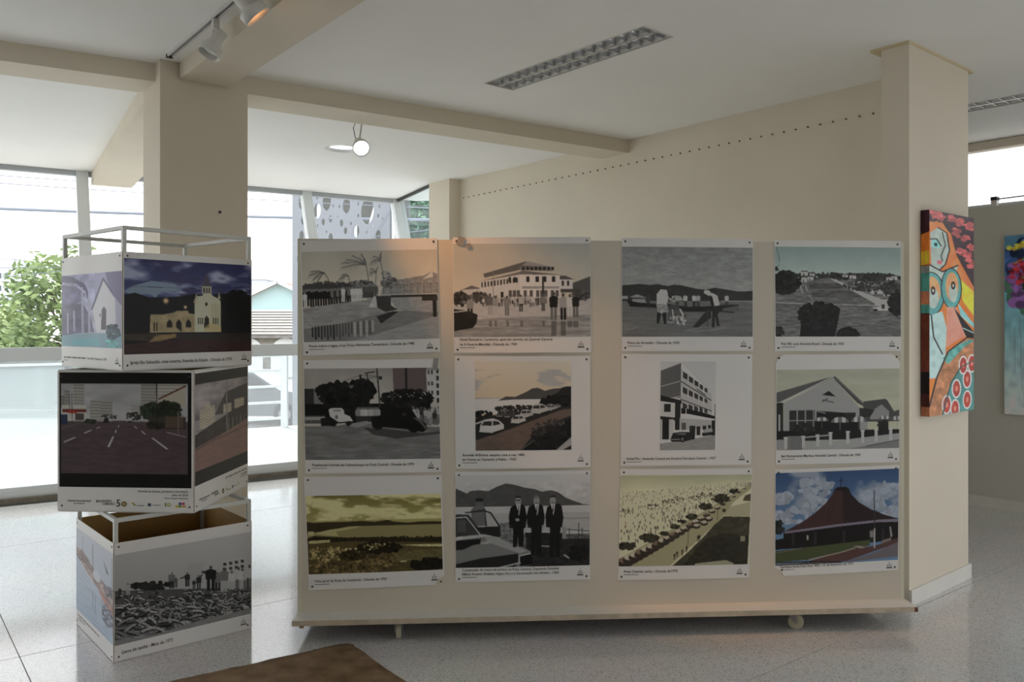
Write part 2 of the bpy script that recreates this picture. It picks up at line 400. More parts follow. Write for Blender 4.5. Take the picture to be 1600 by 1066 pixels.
ld = (BACKL - LB).normalized(); ln_ = Vector((ld.y, -ld.x, 0)) * .075
window_band('window_4', LB + ld * .05 + ln_, LM - ld * .05 + ln_, .38, 2.72, 4)

# the leaning glazed front
win1 = thing('window_1', FB, None, None, kind='structure')
ss = [S_END - 1.1765 * k for k in range(9)]
ZT0, ZT1 = 1.20, 1.325
for i in range(len(ss) - 1):
    a, b = ss[i + 1], ss[i]
    pane_quad('pane', [fac(a, .12), fac(b, .12), fac(b, ZT0), fac(a, ZT0)], glass_low, win1)
    pane_quad('pane', [fac(a, ZT1), fac(b, ZT1), fac(b, 3.06), fac(a, 3.06)], glass, win1)
for i, s_ in enumerate(ss):
    if i % 2 == 0 and i: continue
    MB().bar(fac(s_, .06), fac(s_, 3.1), .11 if i else .15, .10, up=FN).build('mullion', frame_w, win1)
    if i == 0: MB().bar(fac(s_ + .1, .06) + FN * .03, fac(s_ + .06, 3.1) + FN * .03, .03, .04, up=FN).build('seal', dark, win1)
for i, s_ in enumerate(ss):
    if i % 2 == 0 and i: MB().bar(fac(s_, .1), fac(s_, 3.08), .012, .012, up=FN).build('glass_joint', mat('joint_grey', (150, 155, 158), .5), win1)
MB().bar(fac(ss[-1], (ZT0 + ZT1) / 2), fac(S_END, (ZT0 + ZT1) / 2), .05, ZT1 - ZT0).build('transom', frame_w, win1)
MB().bar(fac(ss[-1], .085), fac(S_END, .085), .09, .09).build('bottom_rail', frame_w, win1)
MB().bar(fac(ss[-1], .02) , fac(S_END, .02), .13, .045).build('sill', mat('sill_stone', (128, 120, 108), .6, noise=.25, scale=20), win1)
MB().bar(fac(ss[-1], 3.075), fac(S_END, 3.075), .08, .05).build('head', mat('head_grey', (175, 180, 184), .5), win1)

# far pillar where the hook wall ends, and the small side light beside it
FP = Vector((-.672, 8.854, 0)); FA = Vector((-.6214, .7835, 0)); FBd = Vector((.7835, .6214, 0))
pil3 = MB().prism([(q.x, q.y) for q in (FP, FP + FBd * .2, FP + FBd * .2 + FA * .4, FP + FA * .4)], 0, CEIL).build('pillar', cream)
tag(pil3, 'slim cream pillar at the far end of the hook-lined wall', 'pillar', kind='structure')
win5 = thing('window_5', FP + FA * .4, None, None, kind='structure')
e0 = FP + FA * .4 + FBd * .03
pane_quad('pane', [e0 + Vector((0, 0, .1)), CORN_B + FBd * .05 + Vector((0, 0, .1)), CORN_T + FBd * .03 + Vector((0, 0, -.03)), e0 + Vector((0, 0, 3.07))], glass_mat('thin_glass', (.9, .95, .97), ior=1.12), win5)
MB().bar(e0 + Vector((0, 0, 3.085)), CORN_T + Vector((0, 0, -.015)), .03, .03).build('head', dark, win5)

# left pillar and the beams
LPI = Vector((-2.064, 4.845, 0)); ca = Vector((.788, .6157, 0)); cb = Vector((-.6157, .788, 0))
pil1 = MB().prism([(q.x, q.y) for q in (LPI, LPI + ca * .522, LPI + ca * .522 + cb * .37, LPI + cb * .37)], 0, CEIL).build('pillar', cream)
tag(pil1, 'broad cream pillar behind the stack of display cubes', 'pillar', kind='structure')
pm = LPI + ca * .35 + Vector((0, 0, 2.23))
MB().tube([pm, pm - cb * .006], .008, 8).build('screw', dark, pil1)
def beam(name, a, b, wv, z0, label):
    a, b, wv = Vector(a), Vector(b), Vector(wv)
    pts = [(q.x, q.y) for q in (a, b, b + wv, a + wv)]
    if (b - a).cross(wv).z < 0: pts = pts[::-1]
    return tag(MB().prism(pts, z0, CEIL).build(name, cream), label, 'beam', kind='structure')
BZ = 2.99
bA = Vector((.62, -.785, 0))
b1 = Vector((-1.94, 4.862, 0)) - bA * .05
beam('ceiling_beam', b1, b1 + bA * 10.5, Vector((.785, .62, 0)) * .29, 3.0, 'cream ceiling beam with the spotlight track beside it')
r0, r1 = Vector((-1.65, 5.197, 0)), Vector((.93, 6.95, 0)); rd = (r1 - r0).normalized(); rn = Vector((-rd.y, rd.x, 0))
beam('ceiling_beam', r0 - rd * .1, r1 + rd * .22, rn * .33, BZ, 'cream ceiling beam running from the broad pillar to the hook-lined wall')
l1 = Vector((-2.12, 4.93, 0)); l0 = l1 - Vector((.862, .507, 0)) * 7.0
beam('ceiling_beam', l0, l1, Vector((-.507, .862, 0)) * .3, BZ, 'cream ceiling beam running left from the broad pillar')
q0 = LPI + cb * .3 + ca * .02; q1 = Vector((-4.33, 8.5, 0)); qd = (q1 - q0).normalized()
beam('ceiling_beam', q0, q1, Vector((qd.y, -qd.x, 0)) * .38, 2.97, 'pale ceiling beam from the broad pillar to the glazed front')

# right pillar (end of the hook wall) with its shallow cap at the ceiling and baseboard
A0, A1 = Vector((2.179, 4.533, 0)), Vector((2.78, 5.035, 0)); ad = (A1 - A0).normalized(); an = Vector((-ad.y, ad.x, 0))
pil2 = MB().prism([(q.x, q.y) for q in (A0, A1, A1 + an * .155, A0 + an * .155)], 0, CEIL - .012).build('pillar', cream)
tag(pil2, 'cream pillar carrying the tall narrow figure painting', 'pillar', kind='structure')
e_ = .004
MB().prism([(q.x, q.y) for q in (A0 - ad * .01 - an * e_, A1 + ad * .07 - an * e_, A1 + ad * .07 + an * .215, A0 - ad * .01 + an * .215)], CEIL - .016, CEIL + .002).build('pillar_cap', mat('cap_beige', (206, 192, 158), .7), pil2)
bbd = MB().prism([(q.x, q.y) for q in (A0 - an * .014 - ad * .0, A1 - an * .014 + ad * .014, A1 + ad * .014, A0)], 0, .085).build('baseboard', white_p, pil2)

# ------------------------------------------------------------------ ceiling luminaires
def luminaire(c, l, w_, label):
    t = thing('recessed_luminaire', (c.x, c.y, CEIL), label, 'ceiling light', 'recessed louvre luminaires')
    e = Vector((LE.x, LE.y, 0)); p = Vector((LP_.x, LP_.y, 0)); o = Vector((c.x, c.y, CEIL))
    def P(a, b, z): return o + e * a + p * b + Vector((0, 0, z))
    h = MB(); hw, hl, d = w_ / 2 - .004, l / 2 - .004, .1
    h.hexa([P(-hl, -hw, d), P(hl, -hw, d), P(hl, hw, d), P(-hl, hw, d), P(-hl, -hw, d + .01), P(hl, -hw, d + .01), P(hl, hw, d + .01), P(-hl, hw, d + .01)])
    for sg in (-1, 1):
        h.hexa([P(-hl, sg * hw, -.003), P(hl, sg * hw, -.003), P(hl, sg * (hw - .004), -.003), P(-hl, sg * (hw - .004), -.003), P(-hl, sg * hw, d), P(hl, sg * hw, d), P(hl, sg * (hw - .004), d), P(-hl, sg * (hw - .004), d)])
        h.hexa([P(sg * hl, -hw, -.003), P(sg * hl, hw, -.003), P(sg * (hl - .004), hw, -.003), P(sg * (hl - .004), -hw, -.003), P(sg * hl, -hw, d), P(sg * hl, hw, d), P(sg * (hl - .004), hw, d), P(sg * (hl - .004), -hw, d)])
    h.build('housing', lampw, t)
    rw = (w_ - .03) / 2
    for r in (-1, 1):
        c0 = r * (rw / 2 + .004)
        g = MB(); k = 6
        for sg in (-1, 1):            # curved side reflectors of the trough
            ring = [(c0 + sg * (rw / 2 - .004 - .028 * (j / k) ** 2), .002 + .062 * j / k) for j in range(k + 1)]
            vs = [P(a, b, z) for b, z in ring for a in (-hl + .006, hl - .006)]
            g.add(vs, [(2 * j, 2 * j + 1, 2 * j + 3, 2 * j + 2) for j in range(k)])
        g.build('side_reflector', mat('white_reflector', (252, 252, 252), .2), t, smooth=True)
        MB().tube([P(-hl + .03, c0, .078), P(hl - .03, c0, .078)], .013, 10).build('fluorescent_tube', mat('tube_white', (235, 236, 238), .3), t)
        nb = 16; first = None
        for i in range(nb):
            a = -hl + .01 + (2 * hl - .02) * (i + .5) / nb
            b = MB(); k2 = 5; prof = [(.0015 + .022 * (j / k2) ** 2.1, .002 + .042 * j / k2) for j in range(k2 + 1)]
            vs = []
            for x, z in prof:
                wz = rw / 2 - .006 - .026 * (z / .062) ** 2
                vs += [P(a - x, c0 - wz, z), P(a - x, c0 + wz, z), P(a + x, c0 - wz, z), P(a + x, c0 + wz, z)]
            fs = []
            for j in range(k2):
                q = 4 * j; fs += [(q, q + 1, q + 5, q + 4), (q + 3, q + 2, q + 6, q + 7)]
            fs += [(0, 2, 3, 1), (4 * k2, 4 * k2 + 1, 4 * k2 + 3, 4 * k2 + 2)]
            b.add(vs, fs).build('louver_blade', mat('blade_aluminium', (196, 200, 206), .18, metal=1.0), t, smooth=False)
    MB().hexa([P(-hl, -.004, 0), P(hl, -.004, 0), P(hl, .004, 0), P(-hl, .004, 0), P(-hl, -.004, .06), P(hl, -.004, .06), P(hl, .004, .06), P(-hl, .004, .06)]).build('center_spine', alu, t)
luminaire(*LUM[0], 'long recessed twin-row mirror louvre luminaire in the open white ceiling')
luminaire(*LUM[1], 'recessed mirror louvre luminaire near the high window behind the painting pillar')

# round recessed downlight
dn = thing('round_downlight', (DOWN.x, DOWN.y, CEIL), 'round recessed white downlight in the ceiling beside the lit spotlight', 'ceiling light')
ring = MB(); n_ = 32
for k in range(n_):
    a0, a1 = 2 * math.pi * k / n_, 2 * math.pi * (k + 1) / n_
    q = lambda r, a, z: (DOWN.x + r * math.cos(a), DOWN.y + r * math.sin(a), CEIL + z)
    ring.add([q(DR + .012, a0, -.004), q(DR + .012, a1, -.004), q(DR - .012, a1, -.006), q(DR - .012, a0, -.006), q(DR - .03, a0, .06), q(DR - .03, a1, .06)], [(0, 1, 2, 3), (3, 2, 5, 4)])
ring.build('trim_ring', lampw, dn, smooth=True)
ds = MB(); ds.add([(DOWN.x + (DR - .02) * math.cos(2 * math.pi * k / 32), DOWN.y + (DR - .02) * math.sin(2 * math.pi * k / 32), CEIL + .02) for k in range(32)], [tuple(range(31, -1, -1))])
ds.build('diffuser', mat('downlight_lit', (240, 248, 250), .4, emit=(235, 246, 255), estr=1.6), dn)

# ------------------------------------------------------------------ tracks and spotlights
def track(a, b, z, label, m):
    a, b = Vector(a), Vector(b); t = thing('lighting_track', (a.x, a.y, z - .02), label, 'lighting track')
    d = (b - a).normalized(); n = Vector((-d.y, d.x, 0))
    rail = MB()
    for sg in (-1, 1): rail.bar(a + n * sg * .0135 + Vector((0, 0, z - .009)), b + n * sg * .0135 + Vector((0, 0, z - .009)), .007, .018)
    rail.bar(a + Vector((0, 0, z - .002)), b + Vector((0, 0, z - .002)), .03, .004)
    rail.build('rail', m, t)
    MB().bar(a + Vector((0, 0, z - .006)), b + Vector((0, 0, z - .006)), .018, .006).build('slot', mat('slot_grey', (140, 140, 142), .5), t)
    MB().bar(a - d * .012 + Vector((0, 0, z - .01)), a + d * .012 + Vector((0, 0, z - .01)), .036, .02).build('end_cap', dark, t)
    return t
track((-1.974, 4.764, 0), (1.6, .26, 0), CEIL, 'white spotlight track on the ceiling beside the beam above the display cubes', lampw)
tA, tB = r0 + rn * .345 + rd * .45, r1 + rn * .345 - rd * .95
track(tA, tB, CEIL, 'thin grey spotlight track along the far edge of the cross beam', mat('track_grey', (120, 116, 112), .5))
def lathe(prof, o, d, n=24):
    d = Vector(d).normalized(); u = d.cross(Vector((0, 0, 1)) if abs(d.z) < .95 else Vector((1, 0, 0))).normalized(); q = d.cross(u); m = MB()
    vs = [Vector(o) + d * h + (u * math.cos(2 * math.pi * k / n) + q * math.sin(2 * math.pi * k / n)) * r for r, h in prof for k in range(n)]
    return m.add(vs, [(i * n + k, i * n + (k + 1) % n, (i + 1) * n + (k + 1) % n, (i + 1) * n + k) for i in range(len(prof) - 1) for k in range(n)])
def spot(mount, head, aim, label, lit=None, energy=0, scale=1.0, size=1.0, blend=.6, soft=.03):
    mount, head, aim = Vector(mount), Vector(head), Vector(aim).normalized()
    t = thing('track_spotlight', mount, label, 'spotlight', 'track spotlights')
    MB().box(mount + Vector((0, 0, -.030)), (.03, .03, .05), math.atan2(-.785, .62)).build('track_adapter', lampw, t)
    piv = head - aim * .055 * scale
    MB().bar(mount + Vector((0, 0, -.04)), piv + Vector((0, 0, .005)), .022, .008, up=(1, 0, 0)).build('arm', lampw, t)
    side = aim.cross(Vector((0, 0, 1))).normalized() * .045
    MB().tube([mount + Vector((0, 0, -.03)), mount + side + Vector((0, 0, -.06)), (mount + piv) / 2 + side * 1.2, piv - aim * .03 + side * .4], .003, 6).build('wire', dark, t)
    k = scale
    o = head - aim * .09 * k
    lathe([(.001, 0), (.032 * k, .0), (.037 * k, .008 * k), (.037 * k, .085 * k), (.042 * k, .093 * k), (.060 * k, .104 * k), (.063 * k, .112 * k), (.063 * k, .150 * k), (.059 * k, .151 * k), (.056 * k, .118 * k), (.034 * k, .1 * k), (.001, .098 * k)], o, aim).build('lamp_body', lampw, t, smooth=True)
    m = mat('bulb_' + ('off' if lit is None else str(lit)), (225, 225, 220) if lit is None else lit, .3, emit=lit, estr=0 if lit is None else (6 if lit[2] > 200 else 4))
    lathe([(.048 * k, .122 * k), (.035 * k, .128 * k), (.001, .13 * k)], o, aim).build('bulb', m, t, smooth=True)
    if energy:
        L_ = bpy.data.lights.new('spot', 'SPOT'); L_.energy = energy; L_.color = tuple(lin(lit)); L_.spot_size = size; L_.spot_blend = blend; L_.shadow_soft_size = soft
        lo = bpy.data.objects.new('lamp_light', L_); COL.objects.link(lo); lo.parent = t
        lo.location = o + aim * .17 * k - mount; lo.rotation_euler = aim.to_track_quat('-Z', 'Y').to_euler()
    return t
tr1 = lambda v: px(800 + (265 - 800) + (365 - 265) * (85 - v) / 85.0, v, (CEIL - EYE) * F / (HOR - v))
m1 = tr1(24); m1.z = CEIL - .016
spot(m1, px(334, 71, m1.y - .02), (-.35, -.25, -.85), 'unlit white track spotlight tilted down towards the glazed front', scale=.92)
m2 = tr1(-36); m2.z = CEIL - .016
h2 = px(388, 9, m2.y + .05)
spot(m2, h2, Vector((-.30, 4.10, 1.93)) - h2, 'white track spotlight glowing warm orange above the photo board', lit=(255, 176, 96), energy=78, scale=1.05, size=.52, blend=.9)
m3 = px(566, 193, 6.05); m3.z = CEIL - .016
spot(m3, px(563, 228, m3.y - .03), Vector((.3, 2.2, .4)) - px(563, 228, m3.y), 'lit cool white track spotlight facing the room beside the round downlight', lit=(235, 245, 255), energy=14, scale=.98, size=1.0)
# ------------------------------------------------------------------ pictures of the prints (drawn in the pixel units of study crops)
def palm(p, x, y, h, lean, c, dirs, L_=120):
    top = (x + lean, y - h); p.L(c, 7, [x, y, x + lean * .25, y - h * .55, *top])
    for dx, dy in dirs:
        p.L(c, 9, [*top, top[0] + dx * .45 * L_, top[1] + dy * .45 * L_ - 14, top[0] + dx * L_, top[1] + dy * L_], .8)
        for q in np.linspace(.3, 1, 7): p.L(c, 3, [top[0] + dx * q * L_, top[1] + dy * q * L_ - 14 * (1 - q), top[0] + dx * q * L_ - 22, top[1] + dy * q * L_ + 26], .6)
def pic_bridge():
    p = Pic((88, 150, 1265, 900), 230, 1); p.G(150, (106, 104, 98), 460, (122, 118, 110)); p.N(.04, 200)
    p.P(84, [900, 400, 1030, 385, 1140, 368, 1215, 335, 1265, 360, 1265, 540, 760, 540, 790, 420]); p.N(.25, 14, 10, p.pm([900, 390, 1265, 350, 1265, 540, 760, 540]))
    p.P(120, [1135, 400, 1215, 336, 1222, 380]); p.P(122, [770, 440, 820, 380, 835, 440]); p.F(62, 840, 420, 70, 40, 60, 14); p.F(82, 820, 360, 60, 35, 40, 10)
    palm(p, 665, 520, 250, -20, 58, [(-1.6, .15), (-1.3, -.35), (-.9, -.6), (-.3, -.7), (-1.6, -.15), (-.1, -.4)], 130)
    palm(p, 720, 520, 180, 10, 66, [(-.7, 0), (.2, -.6), (-.6, -.5)], 80); palm(p, 790, 420, 180, -20, 62, [(-.8, .1), (-.6, -.4), (.1, -.7), (.1, -.3)], 100)
    palm(p, 325, 440, 110, -40, 48, [(-1, -.1), (-.8, .4), (-.6, .7), (-1.1, .15)], 120); palm(p, 500, 450, 90, -10, 60, [(-.9, .3), (-.6, -.1)], 90)
    p.F(52, 300, 440, 220, 28, 130, 18); p.F(60, 600, 440, 120, 35, 90, 16)
    for x in (150, 235, 330, 450): p.E(42, x, 442, 62, 26)
    p.R(58, 88, 460, 700, 545); p.N(.3, 16, 30, (p.Y > 450) & (p.Y < 560) & (p.X < 740))
    for i, x in enumerate(range(105, 335, 22)): p.M(22, 22, x, 608 - i % 3 * 5, 140, 70, 1.15)
    for i, x in enumerate(range(350, 500, 24)): p.M(36 if i % 2 else 70, 30, x, 590 - i * 2, 130, 75)
    for x in (110, 440, 520, 548, 575, 600): p.M(122, 118, x, 572 if x > 200 else 610, 125, 80)
    for x in range(620, 740, 18): p.M(55, 45, x, 545, 110, 80)
    p.P(88, [88, 618, 640, 560, 730, 530, 800, 660, 700, 700, 400, 760, 88, 790]); p.P(112, [660, 620, 700, 535, 735, 530, 735, 625]); p.N(.18, 60, 14, p.pm([88, 618, 640, 560, 800, 660, 400, 760, 88, 790]))
    m = p.pm([88, 790, 400, 750, 800, 665, 1265, 640, 1265, 900, 88, 900]); p.put(m, 74); p.P(92, [830, 540, 1265, 540, 1265, 680, 900, 650]); p.N(.15, 30, 8, p.pm([830, 540, 1265, 540, 1265, 690, 900, 660]))
    p.P(40, [722, 530, 850, 530, 850, 610, 910, 650, 800, 665, 730, 625]); p.P(34, [720, 700, 860, 660, 920, 660, 760, 760])
    for x in range(160, 700, 26): p.R(26 if x < 350 else (105 if x % 52 < 26 and x > 480 else 48), x, 775 - (x - 160) * .09, x + 16, 860 - (x - 160) * .07 + (x * 7 % 40), .85)
    p.P(96, [700, 850, 1265, 700, 1265, 900, 500, 900], .7); p.N(.10, 70, 10, m)
    p.R(112, 730, 518, 1260, 526); p.R(30, 850, 526, 1250, 546); p.R(36, 1120, 540, 1258, 578); p.R(28, 1212, 575, 1246, 716)
    for x in range(790, 1260, 58): p.R(60, x, 430, x + 5, 520)
    p.L(64, 4, [740, 450, 1260, 430]); return p
def pic_hotel_beach():
    p = Pic((75, 90, 1250, 880), 230, 2); p.G(90, (104, 104, 100), 560, (118, 114, 106)); p.N(.03, 200)
    p.P(50, [1095, 425, 1250, 368, 1250, 560, 1095, 560]); p.P(60, [130, 485, 230, 443, 300, 465, 300, 560, 130, 560]); p.P(110, [150, 480, 300, 470, 300, 520, 150, 520])
    p.P(116, [300, 410, 640, 350, 640, 560, 300, 540]); p.P(122, [640, 350, 990, 362, 990, 550, 640, 560]); p.P(118, [990, 395, 1095, 395, 1095, 475, 990, 475])
    p.P(58, [330, 345, 690, 242, 935, 292, 660, 285, 640, 315, 340, 378]); p.P(86, [660, 275, 710, 240, 935, 292]); p.P(70, [640, 285, 925, 292, 920, 325, 640, 315])
    for x in range(660, 920, 36): p.R(28, x, 290, x + 24, 318)
    p.P(64, [285, 412, 640, 330, 660, 318, 1010, 358, 640, 352]); p.P(52, [985, 362, 1030, 362, 1110, 396, 985, 396]); p.P(44, [990, 474, 1160, 474, 1200, 505, 990, 505])
    for i in range(12): x = 312 + i * 27; p.R(34, x, 415 - i * 3.4, x + 14, 460 - i * 3.6)
    for x in (545, 590): p.R(30, x, 372, x + 20, 420)
    for x in (695, 775, 840, 915): p.R(30, x, 368, x + 30, 415)
    for x in (1000, 1045): p.R(36, x, 405, x + 20, 450)
    for x in (545, 580, 615, 672, 725, 780, 815, 850, 905, 945): p.R(52, x, 484, x + 28, 540)
    p.R(90, 660, 452, 980, 472); p.N(.2, 8, 8, (p.X > 660) & (p.X < 980) & (p.Y > 452) & (p.Y < 472)); p.R(30, 475, 498, 502, 545); p.L(70, 4, [415, 320, 415, 540]); p.R(36, 830, 370, 848, 520)
    p.P(104, [75, 600, 300, 570, 640, 560, 1250, 555, 1250, 700, 75, 760]); p.G(690, (96, 94, 90), 880, (82, 82, 80)) if False else None
    m = p.pm([75, 740, 500, 715, 1250, 690, 1250, 880, 75, 880]); p.put(m, 84); p.N(.22, 120, 12, m); p.N(.06, 40, 20, p.Y > 560)
    p.F(40, 130, 555, 70, 55, 90, 15); p.F(50, 300, 545, 70, 45, 90, 14); p.F(45, 1170, 530, 80, 35, 60, 14)
    for i in range(28): x = 310 + (i * 67) % 560; p.M(40 + (i * 37) % 80, 40, x, 600 + (i * 13) % 25, 75, 60)
    p.P(26, [75, 640, 200, 655, 280, 690, 270, 760, 240, 800, 75, 830]); p.L(100, 8, [75, 668, 200, 655]); p.M(80, 30, 215, 720, 180, 50, 1.2)
    for x, y, h, a, b in ((385, 690, 180, 60, 90), (430, 690, 160, 85, 100), (530, 700, 170, 75, 60), (650, 665, 145, 100, 26), (840, 660, 140, 70, 40)): p.M(a, b, x, y, h, 50); p.R(50, x - 8, 740, x + 14, 790, .6)
    for x, y, h, a, b in ((930, 735, 235, 22, 60), (1012, 735, 225, 90, 22), (1070, 710, 190, 115, 110), (1120, 715, 200, 24, 60)): p.M(a, b, x, y, h, 45, 1.1); p.R(40, x - 22, 745, x + 22, 870 if x < 1050 else 800, .55)
    return p
def pic_fishing():
    p = Pic((90, 115, 1212, 882), 220, 3); p.G(115, (80, 82, 82), 450, (92, 93, 93)); p.N(.05, 90)
    p.P(34, [90, 445, 230, 432, 330, 440, 400, 432, 470, 450, 540, 437, 600, 442, 720, 470, 800, 478, 880, 462, 960, 472, 1080, 492, 1212, 488, 1212, 590, 90, 590]); p.N(.12, 60, 20, p.Y < 580)
    m = p.Y > 578; p.put(m, 66); p.R(92, 940, 572, 1212, 580); p.N(.16, 130, 14, m); p.R(95, 90, 535, 140, 560); p.P(90, [150, 545, 220, 520, 300, 550]); p.R(88, 180, 560, 290, 590); p.F(85, 560, 560, 60, 25, 30, 12)
    p.P(24, [130, 570, 250, 592, 360, 598, 480, 600, 640, 625, 800, 620, 900, 610, 1090, 605, 1085, 650, 1040, 678, 900, 665, 640, 668, 480, 650, 350, 632, 160, 625]); p.P(80, [950, 640, 1088, 612, 1085, 640, 1060, 668, 950, 660], .6)
    for x, c in ((315, 40), (560, 95), (630, 110), (705, 112), (740, 100), (985, 108)): p.M(c, 30, x, 625, 110, 40, 1.1)
    p.P(50, [480, 620, 560, 600, 640, 700, 620, 780, 480, 770], .8); p.F(98, 560, 740, 80, 40, 60, 8); p.L(112, 14, [585, 650, 610, 690, 600, 730, 620, 775]); p.L(110, 9, [520, 650, 530, 740])
    p.P(30, [690, 800, 790, 680, 850, 640, 850, 720, 740, 800]); p.L(40, 8, [820, 650, 820, 790])
    p.P(112, [385, 520, 420, 478, 470, 482, 490, 540, 470, 605, 385, 600]); p.E(34, 452, 462, 28, 20); p.L(110, 3, [445, 425, 448, 445]); p.P(30, [480, 510, 520, 545, 505, 555, 480, 535])
    p.P(88, [380, 600, 475, 605, 490, 665, 440, 690, 400, 680]); p.N(.4, 12, 12, p.pm([380, 600, 475, 605, 490, 665, 440, 690, 400, 680])); p.P(24, [388, 670, 425, 680, 405, 770, 385, 770]); p.P(24, [430, 680, 468, 670, 468, 772, 448, 772])
    p.P(112, [800, 480, 850, 500, 905, 530, 925, 610, 880, 622, 850, 540, 800, 515]); p.E(30, 870, 488, 30, 22); p.E(112, 815, 500, 26, 18); p.P(22, [838, 520, 862, 540, 880, 620, 870, 640, 845, 600])
    p.P(26, [862, 618, 925, 615, 930, 660, 905, 690, 925, 790, 900, 790, 885, 700, 880, 800, 855, 800]); p.N(.05, 10)
    for x0 in (100, 640, 840): p.L(105, 5, [x0, 825, x0 + 130, 800], .5)
    return p
def pic_field():
    p = Pic((85, 112, 1163, 880), 220, 4); p.G(112, (84, 96, 96), 340, (104, 114, 112)); p.N(.03, 80)
    m = p.Y > 385; p.put(m, 72); p.F(34, 500, 365, 420, 22, 260, 16); p.F(34, 940, 370, 220, 30, 150, 16); p.P(66, [440, 390, 560, 375, 640, 420, 840, 520, 1080, 640, 1163, 700, 1163, 880, 85, 880, 85, 600, 300, 460])
    p.P(50, [380, 430, 620, 420, 700, 465, 560, 470, 380, 470]); p.P(54, [390, 490, 720, 480, 840, 540, 600, 545, 400, 540]); p.N(.35, 50, 8, p.Y > 400)
    p.P(108, [550, 385, 600, 388, 760, 470, 1000, 560, 1080, 560, 1075, 620, 960, 640, 930, 590, 640, 430]); p.R(118, 920, 628, 1075, 655)
    for x, y, w_, h in ((305, 325, 60, 35), (380, 340, 40, 25), (310, 375, 45, 40), (360, 370, 50, 25), (720, 355, 55, 32), (660, 350, 45, 22), (770, 405, 65, 30), (880, 425, 60, 32), (900, 475, 110, 38), (1005, 475, 80, 28), (1080, 360, 50, 30), (1035, 370, 50, 25), (1010, 500, 60, 30)):
        p.R(112, x, y, x + w_, y + h); p.R(52, x, y - 8, x + w_, y + 2); p.R(40, x + w_ * .3, y + h * .4, x + w_ * .5, y + h)
    p.F(40, 870, 440, 200, 45, 130, 11); p.F(36, 1080, 470, 80, 60, 120, 13); p.F(22, 170, 420, 120, 90, 200, 22); p.F(20, 1130, 600, 70, 90, 160, 20)
    p.L(100, 10, [300, 450, 320, 510]); p.L(96, 10, [345, 450, 360, 490]); p.L(92, 6, [370, 520, 410, 575]); p.L(110, 7, [85, 590, 300, 598, 600, 606, 970, 612]); p.L(30, 4, [85, 600, 970, 618]); p.R(30, 995, 600, 1022, 640); p.R(20, 920, 640, 960, 660)
    p.L(25, 4, [100, 120, 122, 200, 120, 270, 95, 300]); p.F(25, 100, 305, 12, 18, 12, 8); p.P(18, [290, 880, 310, 700, 420, 620, 560, 590, 640, 640, 620, 740, 590, 880]); p.F(20, 450, 700, 160, 110, 260, 20); p.F(20, 700, 860, 90, 50, 90, 20); p.F(26, 110, 840, 40, 40, 50, 14)
    for x in range(640, 1100, 60): p.L(96, 3, [x, 700 + x % 70, x + 120, 690 + x % 70], .6)
    return p
def pic_street_cars():
    p = Pic((110, 140, 1278, 910), 230, 5); p.G(140, (88, 86, 84), 420, (104, 102, 98)); p.N(.08, 200)
    p.P((58, 52, 52), [875, 140, 1168, 138, 1168, 420, 882, 420]); p.R(24, 982, 140, 1000, 330); p.P(108, [1165, 165, 1252, 165, 1270, 140, 1278, 140, 1278, 410, 1175, 410])
    for y in (165, 260, 335): [p.R(40, x, y, x + 16, y + 32) for x in (1178, 1208)]
    for y in range(150, 400, 62): p.R(36, 1252, y, 1278, y + 40)
    p.R(30, 110, 310, 195, 450); p.R(70, 195, 310, 260, 440); p.R(14, 110, 440, 1200, 600)
    for cx, cy, rx, ry in ((380, 350, 160, 85), (600, 330, 110, 85), (480, 430, 190, 80)): p.F(17, cx, cy, rx, ry, 170, 26)
    p.F(18, 1000, 400, 220, 70, 260, 20); p.F(60, 515, 290, 25, 10, 8, 10); p.F(90, 1000, 370, 180, 35, 20, 5)
    p.L(20, 10, [655, 190, 655, 450]); p.L(20, 10, [635, 185, 720, 172]); p.L(34, 14, [740, 145, 760, 460]); p.L(26, 4, [450, 250, 600, 200, 740, 210]); p.L(26, 4, [580, 240, 740, 215]); p.R(22, 755, 210, 782, 240); p.R(20, 588, 195, 606, 250)
    for i in range(16): p.M(70 + i * 29 % 40, 30, 565 + (i * 41) % 190, 600, 130, 60)
    for i in range(26): p.M(95 if i % 3 else 30, 40 + i * 17 % 50, 1045 + (i * 37) % 235, 585 + i * 11 % 45, 120, 60)
    for i in range(9): p.M(90, 60, 125 + i * 19, 605, 70, 60)
    p.P(66, [110, 625, 400, 620, 640, 585, 900, 640, 1278, 640, 1278, 910, 110, 910]); p.N(.22, 130, 18, p.Y > 620); p.P(90, [450, 618, 640, 585, 700, 600, 560, 640], .7)
    p.P(112, [318, 490, 335, 476, 430, 474, 448, 495, 452, 525, 500, 545, 525, 585, 400, 592, 370, 570, 330, 545]); p.R(84, 360, 486, 425, 505); p.P(20, [245, 560, 330, 545, 400, 592, 520, 590, 510, 615, 470, 618, 460, 600, 390, 605, 370, 630, 330, 625, 250, 625]); p.E(60, 385, 550, 13, 18)
    for x in (345, 485): p.E(16, x, 605, 20, 22)
    p.P(12, [680, 545, 850, 535, 880, 490, 960, 475, 1040, 500, 1080, 560, 1160, 620, 1165, 655, 1130, 685, 1010, 660, 800, 640, 690, 640]); p.E(12, 740, 615, 45, 48); p.E(10, 1050, 635, 55, 52); p.P(50, [1040, 560, 1090, 565, 1160, 640, 1150, 660, 1100, 600]); p.R(45, 950, 520, 985, 545, .5)
    p.P(28, [610, 640, 800, 650, 1120, 690, 1278, 680, 1278, 700, 900, 735, 700, 700], .7); return p
